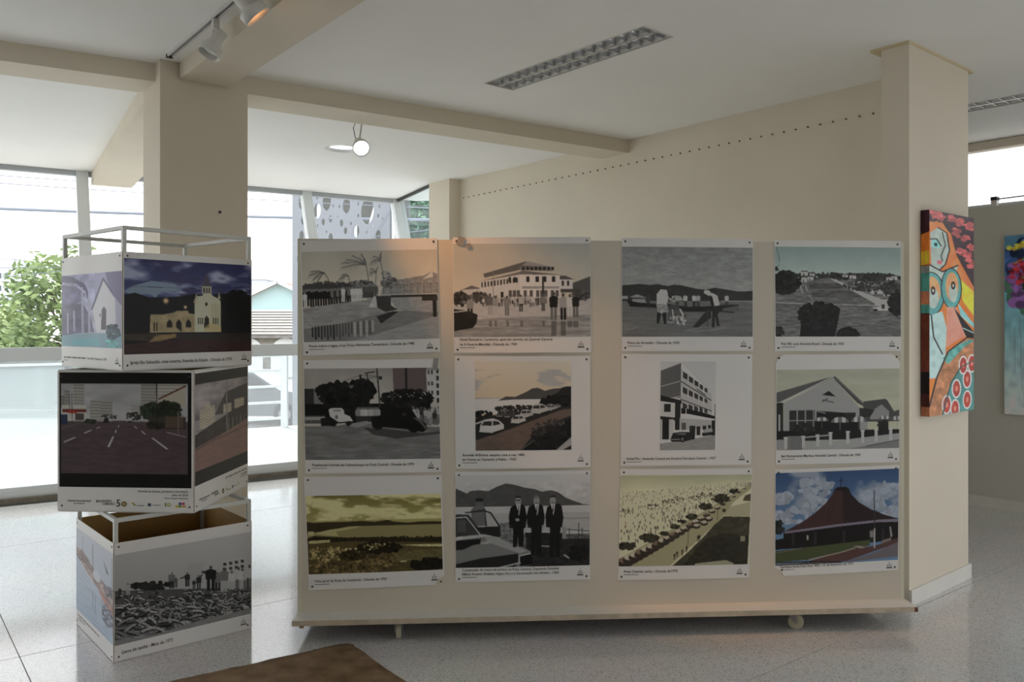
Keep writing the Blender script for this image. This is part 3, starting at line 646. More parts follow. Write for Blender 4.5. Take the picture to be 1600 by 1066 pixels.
def pic_avenue():
    p = Pic((258, 75, 1080, 833), 200, 6); p.G(75, (122, 118, 110), 400, (116, 108, 94)); p.clouds(100, 150, 330, 260, 60, .55); p.R(86, 258, 388, 480, 396); p.P(118, [258, 396, 1080, 380, 1080, 520, 258, 520])
    p.P(46, [450, 412, 520, 376, 600, 380, 690, 340, 745, 308, 790, 303, 830, 318, 850, 330, 920, 312, 980, 308, 1030, 294, 1080, 292, 1080, 410, 800, 400, 600, 402]); p.P(24, [800, 430, 850, 400, 960, 345, 1010, 300, 1080, 292, 1080, 480, 860, 480]); p.F(18, 950, 420, 130, 50, 200, 16)
    p.F(24, 620, 480, 200, 28, 220, 9); p.F(22, 330, 530, 80, 35, 90, 11)
    p.P(26, [258, 560, 500, 520, 860, 480, 1000, 470, 1080, 480, 1080, 833, 258, 833]); p.P((60, 52, 48), [258, 745, 560, 650, 860, 540, 1000, 490, 1080, 482, 1080, 540, 800, 640, 640, 833, 258, 833]); p.N(.12, 60, 20, p.Y > 640)
    def car(x, y, s_, c): p.P(c, [x - 95 * s_, y, x - 90 * s_, y - 45 * s_, x - 60 * s_, y - 95 * s_, x + 20 * s_, y - 108 * s_, x + 70 * s_, y - 90 * s_, x + 110 * s_, y - 55 * s_, x + 112 * s_, y - 15 * s_, x + 20 * s_, y + 8 * s_]); p.P(30, [x - 80 * s_, y - 48 * s_, x - 55 * s_, y - 82 * s_, x + 10 * s_, y - 85 * s_, x + 8 * s_, y - 45 * s_]); p.P(32, [x + 18 * s_, y - 45 * s_, x + 20 * s_, y - 88 * s_, x + 65 * s_, y - 82 * s_, x + 85 * s_, y - 58 * s_]); p.P(22, [x - 95 * s_, y, x + 20 * s_, y + 8 * s_, x + 112 * s_, y - 20 * s_, x + 112 * s_, y, x + 10 * s_, y + 38 * s_, x - 95 * s_, y + 26 * s_]); p.L(104, 10 * s_, [x - 96 * s_, y + 2, x + 15 * s_, y + 10 * s_])
    for x, y, s_, c in ((960, 470, .25, 80), (900, 490, .45, 90), (800, 512, .7, 100), (690, 545, .55, 95), (620, 595, .6, 104), (545, 545, .45, 40), (480, 540, .4, 45), (390, 668, 1.0, 112)): car(x, y, s_, c)
    p.P(100, [258, 600, 330, 575, 335, 590, 258, 612]); p.P(16, [640, 833, 760, 745, 900, 640, 1080, 560, 1080, 720, 950, 833]); p.F(18, 900, 720, 160, 90, 200, 20); p.F(34, 800, 660, 60, 60, 60, 8); p.F(36, 930, 600, 90, 30, 60, 8); p.P(92, [945, 833, 1080, 720, 1080, 790, 1000, 833]); p.L(60, 5, [650, 825, 760, 745]); return p
def pic_hotel():
    p = Pic((418, 108, 888, 862), 130, 7); p.G(108, 112, 860, 118); p.P(56, [422, 188, 592, 122, 592, 420, 422, 410]); p.L(104, 6, [422, 322, 592, 275]); p.L(104, 6, [520, 418, 592, 404]); p.P(104, [592, 122, 660, 172, 850, 365, 855, 560, 592, 560]); p.P(118, [592, 122, 660, 178, 848, 372, 848, 382, 592, 170])
    for r in range(4):
        for k in range(5):
            x = 608 + k * 52 - k * k * 1.5; y0 = (195, 322, 455, 0)[r] + (x - 608) * (.72, .52, .27, 0)[r]; w_ = 40 - k * 3.5; h = 52 - k * 4
            if r < 3: p.P(34, [x, y0, x + w_, y0 + w_ * .6, x + w_, y0 + h + w_ * .5, x, y0 + h]); p.P(118, [x - 8, y0, x - 2, y0, x - 2, y0 + h + 20, x - 8, y0 + h + 20])
    p.L(30, 8, [592, 278, 850, 440]); p.L(30, 8, [592, 430, 855, 532]); p.L(26, 8, [730, 345, 800, 395]); p.P(16, [597, 505, 640, 508, 790, 545, 885, 575, 885, 600, 780, 580, 640, 555, 597, 552]); p.L(122, 7, [592, 565, 640, 556, 885, 604]); p.L(118, 5, [638, 508, 638, 555]); p.R(22, 545, 440, 592, 690)
    p.P(98, [585, 590, 855, 610, 855, 680, 585, 690]); p.P(26, [668, 655, 718, 655, 718, 735, 668, 735]); p.R(24, 728, 660, 760, 735); p.R(26, 780, 655, 810, 690); p.R(26, 825, 650, 850, 680); p.R(50, 600, 630, 638, 690); p.R(20, 855, 610, 888, 745)
    p.P(112, [422, 450, 545, 465, 545, 585, 422, 570]); p.P(20, [422, 395, 600, 440, 600, 470, 422, 445]); p.R(26, 452, 468, 508, 538); p.P(18, [422, 572, 545, 585, 545, 612, 422, 600]); p.R(104, 422, 600, 535, 770); p.R(16, 440, 600, 495, 770); p.P(84, [418, 805, 600, 780, 888, 735, 888, 862, 418, 862]); p.N(.08, 50, 16, p.Y > 760)
    p.P(22, [505, 775, 530, 715, 600, 705, 690, 710, 715, 740, 700, 770, 620, 790, 520, 790]); p.P(60, [540, 725, 600, 712, 640, 715, 630, 735]); p.E(14, 610, 768, 20, 28); p.E(70, 610, 768, 9, 14); p.E(16, 702, 752, 13, 20); p.L(100, 4, [510, 770, 590, 770])
    p.P(92, [775, 710, 800, 685, 860, 680, 865, 705, 780, 718]); p.P(24, [770, 718, 865, 706, 870, 735, 780, 745]); p.L(40, 8, [882, 475, 886, 740]); return p
def pic_restaurant():
    p = Pic((100, 152, 1168, 828), 220, 8); p.G(152, (102, 104, 94), 480, (110, 110, 98)); p.N(.06, 200, 60)
    p.P(52, [100, 345, 590, 212, 600, 225, 140, 425, 100, 425]); p.P(92, [165, 430, 560, 250, 600, 240, 815, 480, 815, 680, 165, 680]); p.L(112, 9, [140, 425, 590, 216]); p.P(40, [590, 212, 605, 215, 895, 480, 870, 480, 800, 440, 600, 240]); p.L(66, 6, [600, 225, 885, 482])
    p.P(20, [490, 370, 550, 335, 612, 384]); p.L(44, 10, [495, 425, 540, 400]); p.L(44, 12, [500, 412, 590, 432], .7); p.R(26, 100, 430, 160, 680); p.R(100, 120, 530, 134, 680)
    p.P(44, [850, 428, 1040, 408, 1060, 420, 1120, 515, 1168, 500, 1168, 600, 850, 600]); p.P(84, [910, 520, 1010, 455, 1075, 515, 1075, 580, 910, 580]); p.P(28, [815, 480, 890, 490, 950, 500, 910, 560, 815, 560])
    p.R(28, 212, 496, 430, 672); [p.R(88, x, 496, x + 9, 672) for x in (275, 345, 415)]; p.R(88, 212, 578, 430, 586); p.R(26, 690, 520, 785, 600); p.P(18, [445, 500, 690, 520, 700, 590, 445, 590]); p.R(14, 430, 585, 830, 665); p.L(100, 5, [450, 505, 520, 522])
    for cx, cy, rx, ry in ((490, 588, 60, 34), (648, 602, 78, 46), (812, 600, 66, 48), (1040, 580, 50, 32), (1145, 590, 45, 36)):
        m = (((p.X - cx) / rx) ** 2 + ((p.Y - cy) / ry) ** 2 < 1) & (p.Y < cy); p.put(m, 112); p.put(m & (np.floor((p.X - cx) / (rx * .42) + .5) % 2 == 0), 62); p.L(70, 4, [cx, cy, cx, cy + 60])
    p.R(16, 100, 665, 1168, 745); p.F(22, 330, 650, 90, 40, 80, 12); p.R(90, 820, 600, 890, 665); p.R(18, 980, 600, 1070, 740); p.F(20, 1020, 620, 50, 30, 40, 10)
    p.P(86, [100, 740, 190, 735, 190, 828, 100, 828]); p.R(56, 190, 710, 318, 828); [p.R(80, x, 712, x + 5, 828) for x in range(196, 316, 12)]
    p.P(94, [318, 760, 560, 745, 600, 755, 960, 720, 1168, 700, 1168, 828, 318, 828]); p.L(98, 10, [340, 722, 560, 706]); p.R(22, 342, 728, 440, 752); p.R(22, 465, 722, 555, 742)
    for x, y in ((168, 720), (318, 712), (442, 702), (553, 686), (703, 678), (832, 672), (950, 664), (1078, 660)): p.R(108, x, y, x + 26, 815 - (x - 168) * .06); p.R(114, x - 4, y - 4, x + 30, y + 8)
    p.P(74, [700, 828, 1168, 752, 1168, 828]); p.L(44, 7, [880, 804, 1168, 756]); return p
def pic_bay():
    p = Pic((128, 215, 1300, 850), 230, 9); s = (112, 106, 58); p.G(215, (74, 68, 30), 430, (98, 92, 50)); p.clouds((128, 124, 86), 215, 420, 260, 70, .46, .16); p.clouds((60, 52, 26), 215, 300, 240, 60, .60, .1); p.clouds((126, 122, 84), 300, 420, 120, 40, .56, .1)
    p.P((36, 30, 18), [128, 425, 200, 435, 330, 430, 450, 432, 600, 426, 720, 436, 830, 422, 880, 438, 1000, 450, 1120, 442, 1300, 446, 1300, 480, 128, 500]); m = p.Y > 470; p.put(m & (p.Y < 600), (84, 78, 48)); p.P((34, 28, 16), [128, 470, 480, 470, 330, 500, 128, 520])
    p.P((108, 102, 66), [190, 520, 330, 492, 560, 470, 600, 475, 380, 510, 400, 545, 300, 540]); p.R((112, 106, 72), 140, 505, 190, 535); p.P((26, 22, 12), [128, 560, 190, 540, 480, 560, 700, 560, 1100, 575, 1300, 572, 1300, 640, 900, 640, 600, 640, 128, 640]); p.F((26, 22, 12), 700, 575, 560, 12, 150, 10)
    p.P((52, 44, 24), [128, 600, 500, 590, 1300, 620, 1300, 850, 128, 850]); p.P((112, 106, 70), [140, 580, 325, 574, 325, 592, 180, 602, 140, 600]); p.R((112, 106, 72), 450, 648, 578, 678); p.P((116, 110, 78), [920, 630, 1300, 634, 1300, 655, 1150, 650]); p.P((62, 56, 32), [860, 690, 1300, 668, 1300, 760, 900, 760])
    p.F((20, 17, 10), 750, 650, 190, 45, 200, 16); p.F((96, 88, 54), 720, 640, 120, 25, 25, 7); p.F((58, 48, 28), 500, 770, 380, 80, 420, 16, .5); p.F((80, 70, 42), 300, 690, 170, 60, 120, 12, .5); p.F((30, 26, 14), 520, 700, 120, 40, 90, 14); p.F((18, 16, 10), 1170, 800, 150, 45, 170, 18); p.R((110, 104, 78), 925, 762, 985, 772); p.N(.25, 24, 14, p.Y > 640); p.C = .72 * p.C + .28 * p.C.mean(2, keepdims=True) * np.array([1, .98, .9]); return p
def pic_three_men():
    p = Pic((92, 95, 1243, 868), 230, 10); p.G(95, 114, 360, 104); p.P(46, [92, 205, 190, 248, 215, 228, 290, 222, 370, 230, 440, 195, 520, 168, 590, 180, 680, 205, 760, 218, 830, 242, 900, 230, 960, 245, 1040, 300, 1180, 352, 1243, 358, 1243, 370, 92, 370]); p.N(.10, 50, 30, (p.Y > 165) & (p.Y < 365)); p.R(106, 92, 362, 1243, 470); p.R(96, 92, 420, 1243, 570); p.N(.05, 120, 10, (p.Y > 362) & (p.Y < 570)); p.R(78, 1000, 465, 1243, 474)
    p.P(58, [470, 500, 560, 490, 600, 560, 700, 600, 1243, 600, 1243, 868, 470, 868]); m = p.pm([470, 495, 570, 500, 620, 640, 470, 640]); p.put(m, 66); p.N(.5, 10, 10, m); p.R(24, 690, 640, 1243, 868); p.N(.35, 40, 16, p.Y > 600); p.P(22, [680, 580, 1010, 590, 1010, 660, 700, 660])
    for x in (1060, 1140, 1170): p.R(26, x, 510 if x == 1140 else 550, x + 9, 660)
    p.L(40, 8, [1010, 560, 1243, 580]); p.L(44, 8, [1010, 610, 1243, 622]); p.R(80, 1002, 540, 1036, 640); p.L(84, 10, [800, 696, 890, 700]); p.L(96, 12, [1020, 775, 1060, 800]); p.F(14, 1150, 760, 90, 60, 80, 18)
    p.P(58, [225, 380, 270, 345, 325, 345, 350, 385, 345, 520, 230, 520]); p.E(56, 295, 325, 30, 34); p.P(20, [258, 300, 275, 288, 325, 288, 330, 304, 320, 318, 270, 318])
    p.P(30, [165, 405, 345, 380, 360, 520, 345, 525, 340, 400, 180, 415]); p.P(36, [92, 420, 205, 425, 330, 590, 92, 610]); p.L(20, 14, [350, 400, 390, 412, 465, 525]); p.P(22, [250, 530, 470, 525, 475, 590, 470, 620, 330, 590]); p.R(60, 110, 470, 180, 570, .5)
    p.L(112, 7, [92, 450, 185, 445, 310, 605]); p.P(70, [92, 640, 330, 600, 420, 610, 620, 680, 745, 745, 750, 850, 640, 868, 92, 868]); p.P(88, [340, 600, 440, 615, 700, 735, 640, 755, 360, 655]); p.P(18, [92, 640, 310, 625, 300, 670, 240, 680, 160, 715, 92, 720]); p.L(112, 6, [92, 632, 350, 605]); p.P(96, [310, 660, 400, 640, 370, 670, 310, 672]); p.P(22, [92, 835, 300, 790, 620, 755, 640, 800, 600, 868, 92, 868]); p.P(14, [640, 770, 745, 752, 750, 850, 640, 860]); p.L(112, 8, [630, 830, 635, 775, 750, 752]); p.L(104, 10, [470, 868, 640, 832]); p.P(28, [570, 685, 605, 700, 590, 705])
    for x, hx, y in ((622, 625, 700), (775, 782, 770), (935, 920, 790)):
        p.P(15, [x - 62, 370, x - 20, 345, x + 35, 345, x + 62, 365, x + 78, 460, x + 66, 545, x + 52, 545, x + 48, y, x + 8, y, x, 600, x - 8, y, x - 42, y, x - 40, 545, x - 72, 540, x - 78, 440]); p.E(84, hx, 318, 26, 40); p.P(24, [hx - 28, 312, hx - 24, 282, hx, 272, hx + 24, 282, hx + 28, 312, hx + 18, 292, hx - 18, 292] if x != 775 else [hx - 24, 296, hx, 284, hx + 24, 296, hx, 292]); p.P(116, [hx - 18, 346, hx + 20, 346, hx + 12, 410, hx + 4, 440, hx - 2, 400]); p.P(16, [hx, 350, hx + 8, 352, hx + 6, 420, hx - 2, 420]); p.R(26, hx - 18, 306, hx + 18, 316) if x == 622 else p.R(38, hx - 12, 334, hx + 12, 340)
    p.E(88, 618, 474, 17, 12); p.E(84, 838, 536, 11, 14); p.E(84, 700, 530, 9, 12); return p
def pic_summer_beach():
    p = Pic((60, 95, 1195, 862), 230, 11); p.G(95, (104, 106, 78), 240, (128, 126, 98)); p.N(.05, 200, 60); p.P((124, 122, 96), [60, 250, 1195, 150, 1195, 862, 60, 862]); r = p.r
    for _ in range(620):
        x = 60 + r.random() * 1135; t_ = r.random() ** 1.3; ymin = 235 - (x - 60) * .07; ymax = 720 - (x - 60) * .49; y = ymin + (ymax - ymin) * t_; h = 8 + 22 * (y - 170) / 500
        p.R((52, 46, 34) if r.random() < .8 else (90, 60, 40), x, y, x + h * .35, y + h)
    for x, y in ((120, 400), (340, 360), (700, 290), (800, 265), (480, 320), (560, 300)): p.F((56, 48, 36), x, y, 60, 22, 26, 6)
    p.P((98, 94, 66), [60, 800, 760, 420, 1195, 165, 1195, 215, 1040, 330, 980, 420, 860, 540, 640, 740, 500, 862, 60, 862])
    for i in range(24):
        t_ = i / 23.; x = 120 + 1060 * t_; y = 815 - 640 * t_ + 40 * math.sin(t_ * 3); s_ = 62 * (1 - t_) + 10
        p.E((36, 30, 24), x, y + s_ * .2, s_, s_ * .52); p.E((118, 108, 92) if i % 3 else (80, 60, 48), x - s_ * .1, y - s_ * .12, s_ * .72, s_ * .34); p.E((40, 36, 30), x + s_ * .2, y + s_ * .1, s_ * .5, s_ * .12)
    for x, y, s_ in ((320, 620, 75), (130, 690, 70), (540, 530, 40), (680, 450, 50), (800, 365, 55), (450, 590, 40), (600, 490, 35), (930, 300, 70), (1040, 240, 40)): p.F((34, 32, 22), x, y, s_, s_ * .4, 40, s_ * .25)
    for x, y in ((725, 525), (790, 500), (830, 465)): p.E((34, 30, 24), x, y + 6, 34, 22); p.E((112, 104, 90), x, y - 4, 24, 12)
    p.P((42, 40, 28), [520, 862, 640, 760, 790, 620, 880, 520, 960, 450, 1190, 458, 1180, 862]); p.P((30, 28, 20), [610, 862, 800, 640, 960, 590, 1185, 620, 1180, 862]); p.N(.25, 40, 24, p.pm([520, 862, 960, 450, 1190, 458, 1180, 862])); p.P((104, 100, 76), [1010, 370, 1190, 330, 1190, 456, 960, 448]); p.P((52, 46, 32), [1120, 320, 1140, 275, 1190, 260, 1190, 325]); p.P((92, 92, 70), [720, 845, 990, 820, 1060, 850, 1050, 862, 720, 862]); p.R((88, 84, 64), 1110, 620, 1150, 665)
    p.L((44, 42, 32), 5, [655, 560, 655, 690]); p.L((44, 42, 32), 5, [905, 380, 905, 480]); p.R((30, 28, 22), 945, 388, 975, 415); [p.M((30, 28, 22), (30, 28, 22), x, y, 55, 30) for x, y in ((540, 810), (562, 790), (608, 775), (645, 745), (740, 660), (755, 655))]; p.C = .65 * p.C + .35 * p.C.mean(2, keepdims=True); return p
def pic_parish():
    p = Pic((90, 75, 1147, 820), 220, 12); p.G(75, (30, 48, 78), 520, (56, 80, 106)); p.clouds((84, 92, 104), 75, 560, 300, 190, .50, .16)
    for cx, cy, rx, ry in ((440, 200, 140, 80), (420, 330, 120, 60), (150, 290, 75, 40), (1060, 250, 110, 60), (960, 350, 70, 45), (240, 430, 150, 70), (870, 290, 35, 30), (1080, 430, 80, 35)): p.F((90, 97, 108), cx, cy, rx, ry, 40, 26, .1)
    p.P((14, 12, 12), [160, 540, 1147, 480, 1147, 660, 90, 690, 90, 610, 160, 600]); p.F((20, 24, 22), 120, 510, 40, 50, 60, 16)
    p.P((42, 26, 26), [165, 548, 330, 470, 430, 405, 520, 330, 570, 270, 590, 225, 610, 208, 690, 206, 712, 222, 740, 275, 800, 335, 900, 395, 1020, 445, 1147, 485, 1147, 490, 640, 510, 165, 560]); p.P((27, 18, 19), [655, 212, 690, 206, 712, 222, 740, 275, 800, 335, 900, 395, 1020, 445, 1147, 485, 670, 505]); p.P((20, 14, 15), [590, 235, 610, 208, 690, 206, 712, 222, 716, 240])
    p.N(.10, 6, 60, p.pm([165, 548, 590, 225, 712, 222, 1147, 490])); p.P((78, 72, 84), [165, 548, 640, 505, 960, 487, 1147, 487, 1147, 510, 960, 505, 640, 524, 175, 562]); p.L((20, 22, 28), 7, [643, 130, 643, 208]); p.L((20, 22, 28), 6, [622, 160, 664, 155])
    for x in (230, 420, 665, 910, 1000): p.R((32, 30, 32), x, 560, x + 24, 660, .7)
    p.R((80, 78, 76), 900, 572, 928, 625); p.P((92, 88, 84), [1068, 545, 1080, 545, 1095, 625, 1078, 630]); p.P((76, 70, 66), [1005, 655, 1085, 635, 1085, 660, 1005, 682]); p.R((110, 106, 96), 360, 585, 370, 620)
    p.P((44, 50, 28), [90, 700, 600, 665, 900, 645, 900, 690, 640, 740, 380, 780, 90, 790]); p.P((66, 56, 52), [90, 712, 300, 685, 480, 675, 300, 690, 90, 720]); p.P((54, 36, 34), [380, 790, 700, 720, 960, 690, 1147, 640, 1147, 680, 700, 805, 380, 812]); p.L((98, 90, 84), 8, [380, 780, 640, 735, 770, 705]); p.P((92, 84, 80), [750, 690, 800, 688, 870, 700, 820, 710]); p.P((66, 62, 66), [680, 812, 960, 740, 1147, 672, 1147, 790, 680, 815]); p.P((60, 58, 60), [90, 800, 480, 800, 680, 812, 400, 825, 90, 835]); p.L((14, 14, 16), 9, [90, 792, 380, 795, 660, 812]); p.L((14, 14, 16), 8, [357, 790, 357, 830]); p.L((14, 14, 16), 6, [230, 835, 357, 795, 480, 825])
    p.L((36, 32, 34), 9, [932, 250, 940, 560]); p.L((108, 106, 104), 12, [940, 560, 940, 708]); p.C = .74 * p.C + .22 * p.C.mean(2, keepdims=True); return p
# pictures on the cubes (0..100 square units; values relative to the same paper)
def pic_church_night():
    p = Pic((0, 0, 1000, 660), 220, 21); p.G(0, (26, 28, 52), 300, (46, 52, 78)); p.clouds((92, 96, 112), 0, 290, 330, 120, .5, .2); p.clouds((34, 34, 56), 0, 260, 260, 70, .55, .12); p.P((74, 84, 96), [0, 230, 60, 190, 200, 150, 380, 170, 420, 200, 250, 230, 230, 270, 180, 240, 60, 250])
    p.P((10, 10, 12), [0, 250, 80, 235, 180, 265, 400, 255, 520, 230, 620, 240, 740, 225, 900, 215, 1000, 230, 1000, 660, 0, 660]); p.F((9, 9, 10), 880, 320, 110, 110, 160, 30); p.L((12, 12, 18), 3, [0, 195, 430, 192, 1000, 170])
    w1 = (112, 112, 100); p.P(w1, [525, 270, 540, 250, 585, 245, 600, 225, 655, 225, 672, 245, 715, 262, 735, 280, 738, 510, 525, 510]); p.P((96, 92, 72), [655, 300, 738, 300, 738, 510, 655, 510], .35); p.R((104, 104, 92), 585, 175, 658, 230); p.P((44, 42, 52), [580, 175, 618, 75, 662, 175]); [p.R((18, 18, 24), x, 185, x + 12, 225) for x in (594, 615, 636)]; p.P((100, 98, 84), [527, 272, 538, 228, 550, 272]); p.P((100, 98, 84), [712, 262, 722, 215, 736, 265]); p.E((26, 24, 22), 618, 305, 12, 14)
    for x in (550, 566, 582, 672, 690, 708): p.R((24, 22, 18), x, 405, x + 9, 452)
    p.P((26, 22, 16), [600, 480, 602, 410, 620, 388, 640, 410, 640, 480]); p.P((110, 100, 70), [600, 480, 650, 440, 738, 470, 738, 510, 600, 505], .7)
    p.P((92, 84, 66), [190, 385, 280, 385, 360, 370, 385, 358, 470, 355, 480, 375, 525, 378, 525, 510, 185, 510]); p.N(.15, 60, 40, p.pm([190, 385, 525, 355, 525, 510, 185, 510]))
    for x in (310, 380, 455): p.P((14, 12, 10), [x, 475, x, 440, x + 20, 415, x + 42, 440, x + 42, 475 if x != 380 else 505])
    [p.R((20, 16, 14), x, 440, x + 10, 500) for x in (212, 232)]; p.P((50, 42, 30), [0, 520, 240, 515, 380, 530, 240, 570, 0, 560], .6); p.P((78, 66, 46), [230, 530, 380, 520, 385, 545, 160, 590]); p.R((26, 24, 22), 380, 520, 1000, 575); p.P((32, 20, 20), [0, 590, 380, 560, 1000, 580, 1000, 660, 0, 660]); p.N(.2, 60, 16, p.Y > 510)
    for x, y, q in ((303, 287, 26), (452, 330, 16), (525, 290, 12)):
        for k in range(6): p.E((60 + 20 * k, 50 + 18 * k, 40 + 14 * k), x, y, q * (1 - k / 6.5), q * (1 - k / 6.5), .5)
    return p
def pic_church_day():
    p = Pic((0, 0, 520, 660), 130, 22); p.G(0, (92, 92, 112), 660, (104, 106, 116)); p.P((48, 46, 66), [0, 0, 120, 20, 220, 90, 245, 160, 240, 240, 225, 160, 150, 80, 0, 60]); p.P((66, 64, 84), [0, 90, 150, 110, 225, 180, 190, 250, 0, 330]); p.P((58, 56, 70), [0, 300, 200, 260, 260, 380, 300, 520, 0, 560]); p.N(.3, 60, 50, p.X < 300)
    for x, y0, y1 in ((190, 120, 560), (245, 220, 540), (120, 330, 520), (60, 350, 540)): p.R((98, 98, 112), x, y0, x + 16, y1)
    p.P((118, 118, 122), [280, 330, 375, 60, 470, 240, 480, 520, 320, 530]); p.L((52, 50, 68), 16, [275, 320, 372, 55, 470, 210]); p.P((66, 62, 84), [390, 0, 520, 0, 520, 300, 480, 240, 410, 90]); p.P((34, 30, 38), [360, 500, 362, 330, 382, 295, 405, 330, 405, 500]); p.R((40, 36, 40), 345, 360, 355, 390); p.P((92, 92, 104), [480, 240, 520, 300, 520, 560, 480, 520])
    p.P((72, 92, 100), [0, 560, 300, 530, 520, 540, 520, 660, 0, 660]); p.P((58, 100, 106), [100, 600, 330, 570, 360, 640, 120, 650], .7); p.F((34, 44, 50), 455, 520, 45, 60, 50, 16); p.F((58, 90, 90), 450, 610, 40, 35, 30, 14); return p
def pic_avenue_today():
    p = Pic((62, 105, 945, 870), 200, 23); p.C[:] = 10; q = (p.X > 76) & (p.X < 918) & (p.Y > 182) & (p.Y < 778); p.put(q, (92, 92, 94)); m = q & (p.Y < 430); n = p.noise(200, 60); p.C[m] *= (.86 + .28 * n[m])[:, None]
    road = q & (p.Y > 430); p.put(road, (46, 40, 41)); p.put(q & p.pm([76, 480, 440, 425, 500, 425, 930, 520, 930, 790, 76, 790]), (45, 38, 40)); p.N(.12, 60, 14, road)
    for x0, y0, x1, y1, c in ((76, 260, 105, 340, 74), (100, 225, 135, 320, 80), (160, 182, 232, 320, 88), (270, 290, 350, 420, 90), (345, 295, 420, 390, 84), (545, 320, 600, 400, 92), (610, 182, 720, 320, 84), (720, 182, 900, 260, 96)): p.R((c, c * .98, c * .94), x0, y0, x1, y1); [p.R((c * .7,) * 3, x0, y, x1, y + 5) for y in range(int(y0) + 8, int(y1), 20)]
    p.P((96, 92, 84), [720, 280, 905, 190, 905, 330, 720, 330]); p.L((50, 30, 26), 12, [730, 280, 905, 195]); p.R((104, 104, 100), 80, 325, 245, 430); p.R((60, 26, 24), 85, 350, 245, 372); p.P((96, 34, 24), [110, 375, 140, 350, 185, 372, 180, 382]); p.R((26, 30, 44), 76, 385, 120, 455); p.R((44, 40, 40), 170, 380, 230, 425); p.L((30, 28, 28), 5, [148, 250, 150, 440]); p.L((30, 28, 28), 4, [132, 260, 134, 400])
    p.F((26, 30, 24), 270, 432, 36, 12, 40, 8); p.F((22, 27, 20), 670, 360, 60, 55, 110, 14); p.F((20, 24, 18), 780, 360, 90, 60, 170, 16); p.R((34, 30, 28), 660, 400, 905, 480); p.F((22, 22, 18), 710, 455, 60, 22, 50, 10); p.R((60, 50, 42), 770, 390, 890, 470, .5); p.L((20, 20, 20), 8, [713, 182, 716, 420]); p.L((60, 56, 54), 6, [855, 360, 855, 515]); p.F((30, 32, 28), 560, 395, 50, 26, 50, 8); p.F((36, 36, 34), 400, 400, 60, 14, 40, 6)
    p.R((18, 18, 22), 360, 412, 396, 440); p.R((100, 100, 100), 524, 408, 550, 434); p.R((26, 26, 26), 524, 426, 550, 438); p.P((50, 46, 46), [76, 470, 200, 440, 200, 450, 76, 490]); p.L((80, 76, 74), 6, [780, 500, 905, 530])
    for a in ([385, 600, 422, 530, 430, 530, 400, 600], [435, 505, 442, 487, 448, 487, 444, 505], [678, 538, 690, 538, 790, 610, 776, 612], [608, 492, 616, 492, 642, 515, 634, 516], [92, 568, 170, 536, 174, 541, 94, 575], [230, 508, 276, 488, 282, 491, 234, 513], [455, 470, 460, 455, 464, 455, 460, 470], [562, 462, 568, 462, 586, 476, 580, 477], [312, 476, 336, 466, 338, 469, 315, 479]): p.P(104, a)
    p.C[~q] = 10; return p
def pic_road_side():
    p = Pic((0, 0, 350, 780), 90, 24); p.C[:] = 10; q = (p.Y > 80) & (p.Y < 680); p.put(q, (84, 80, 82)); m = q & (p.Y < 330); n = p.noise(120, 80); p.C[m] *= (.45 + .95 * n[m])[:, None]; p.put(q & p.pm([120, 320, 190, 170, 350, 130, 350, 300, 200, 330]), (36, 34, 36))
    for x0, y0, x1, y1 in ((30, 260, 60, 400), (60, 220, 90, 390), (90, 250, 120, 380), (175, 260, 230, 330), (250, 240, 320, 310)): p.R((104, 100, 90), x0, y0, x1, y1); [p.R((70, 62, 56), x0, y, x1, y + 5) for y in range(y0 + 8, y1, 18)]
    p.P((30, 27, 28), [0, 430, 180, 340, 350, 290, 350, 420, 200, 470, 0, 520]); p.L((74, 70, 70), 6, [0, 425, 200, 335]); [p.R((74, 74, 74), x, 370, x + 3, 460) for x in range(210, 350, 28)]; p.N(.3, 12, 14, q & (p.Y > 380) & (p.Y < 500))
    g = q & p.pm([0, 520, 200, 465, 350, 415, 350, 700, 0, 700]); p.put(g, (74, 58, 54)); p.N(.1, 40, 14, g); p.L((34, 28, 28), 6, [0, 530, 120, 500, 350, 470]); p.L((70, 68, 70), 8, [196, 80, 200, 480]); p.C[~q] = 10; return p
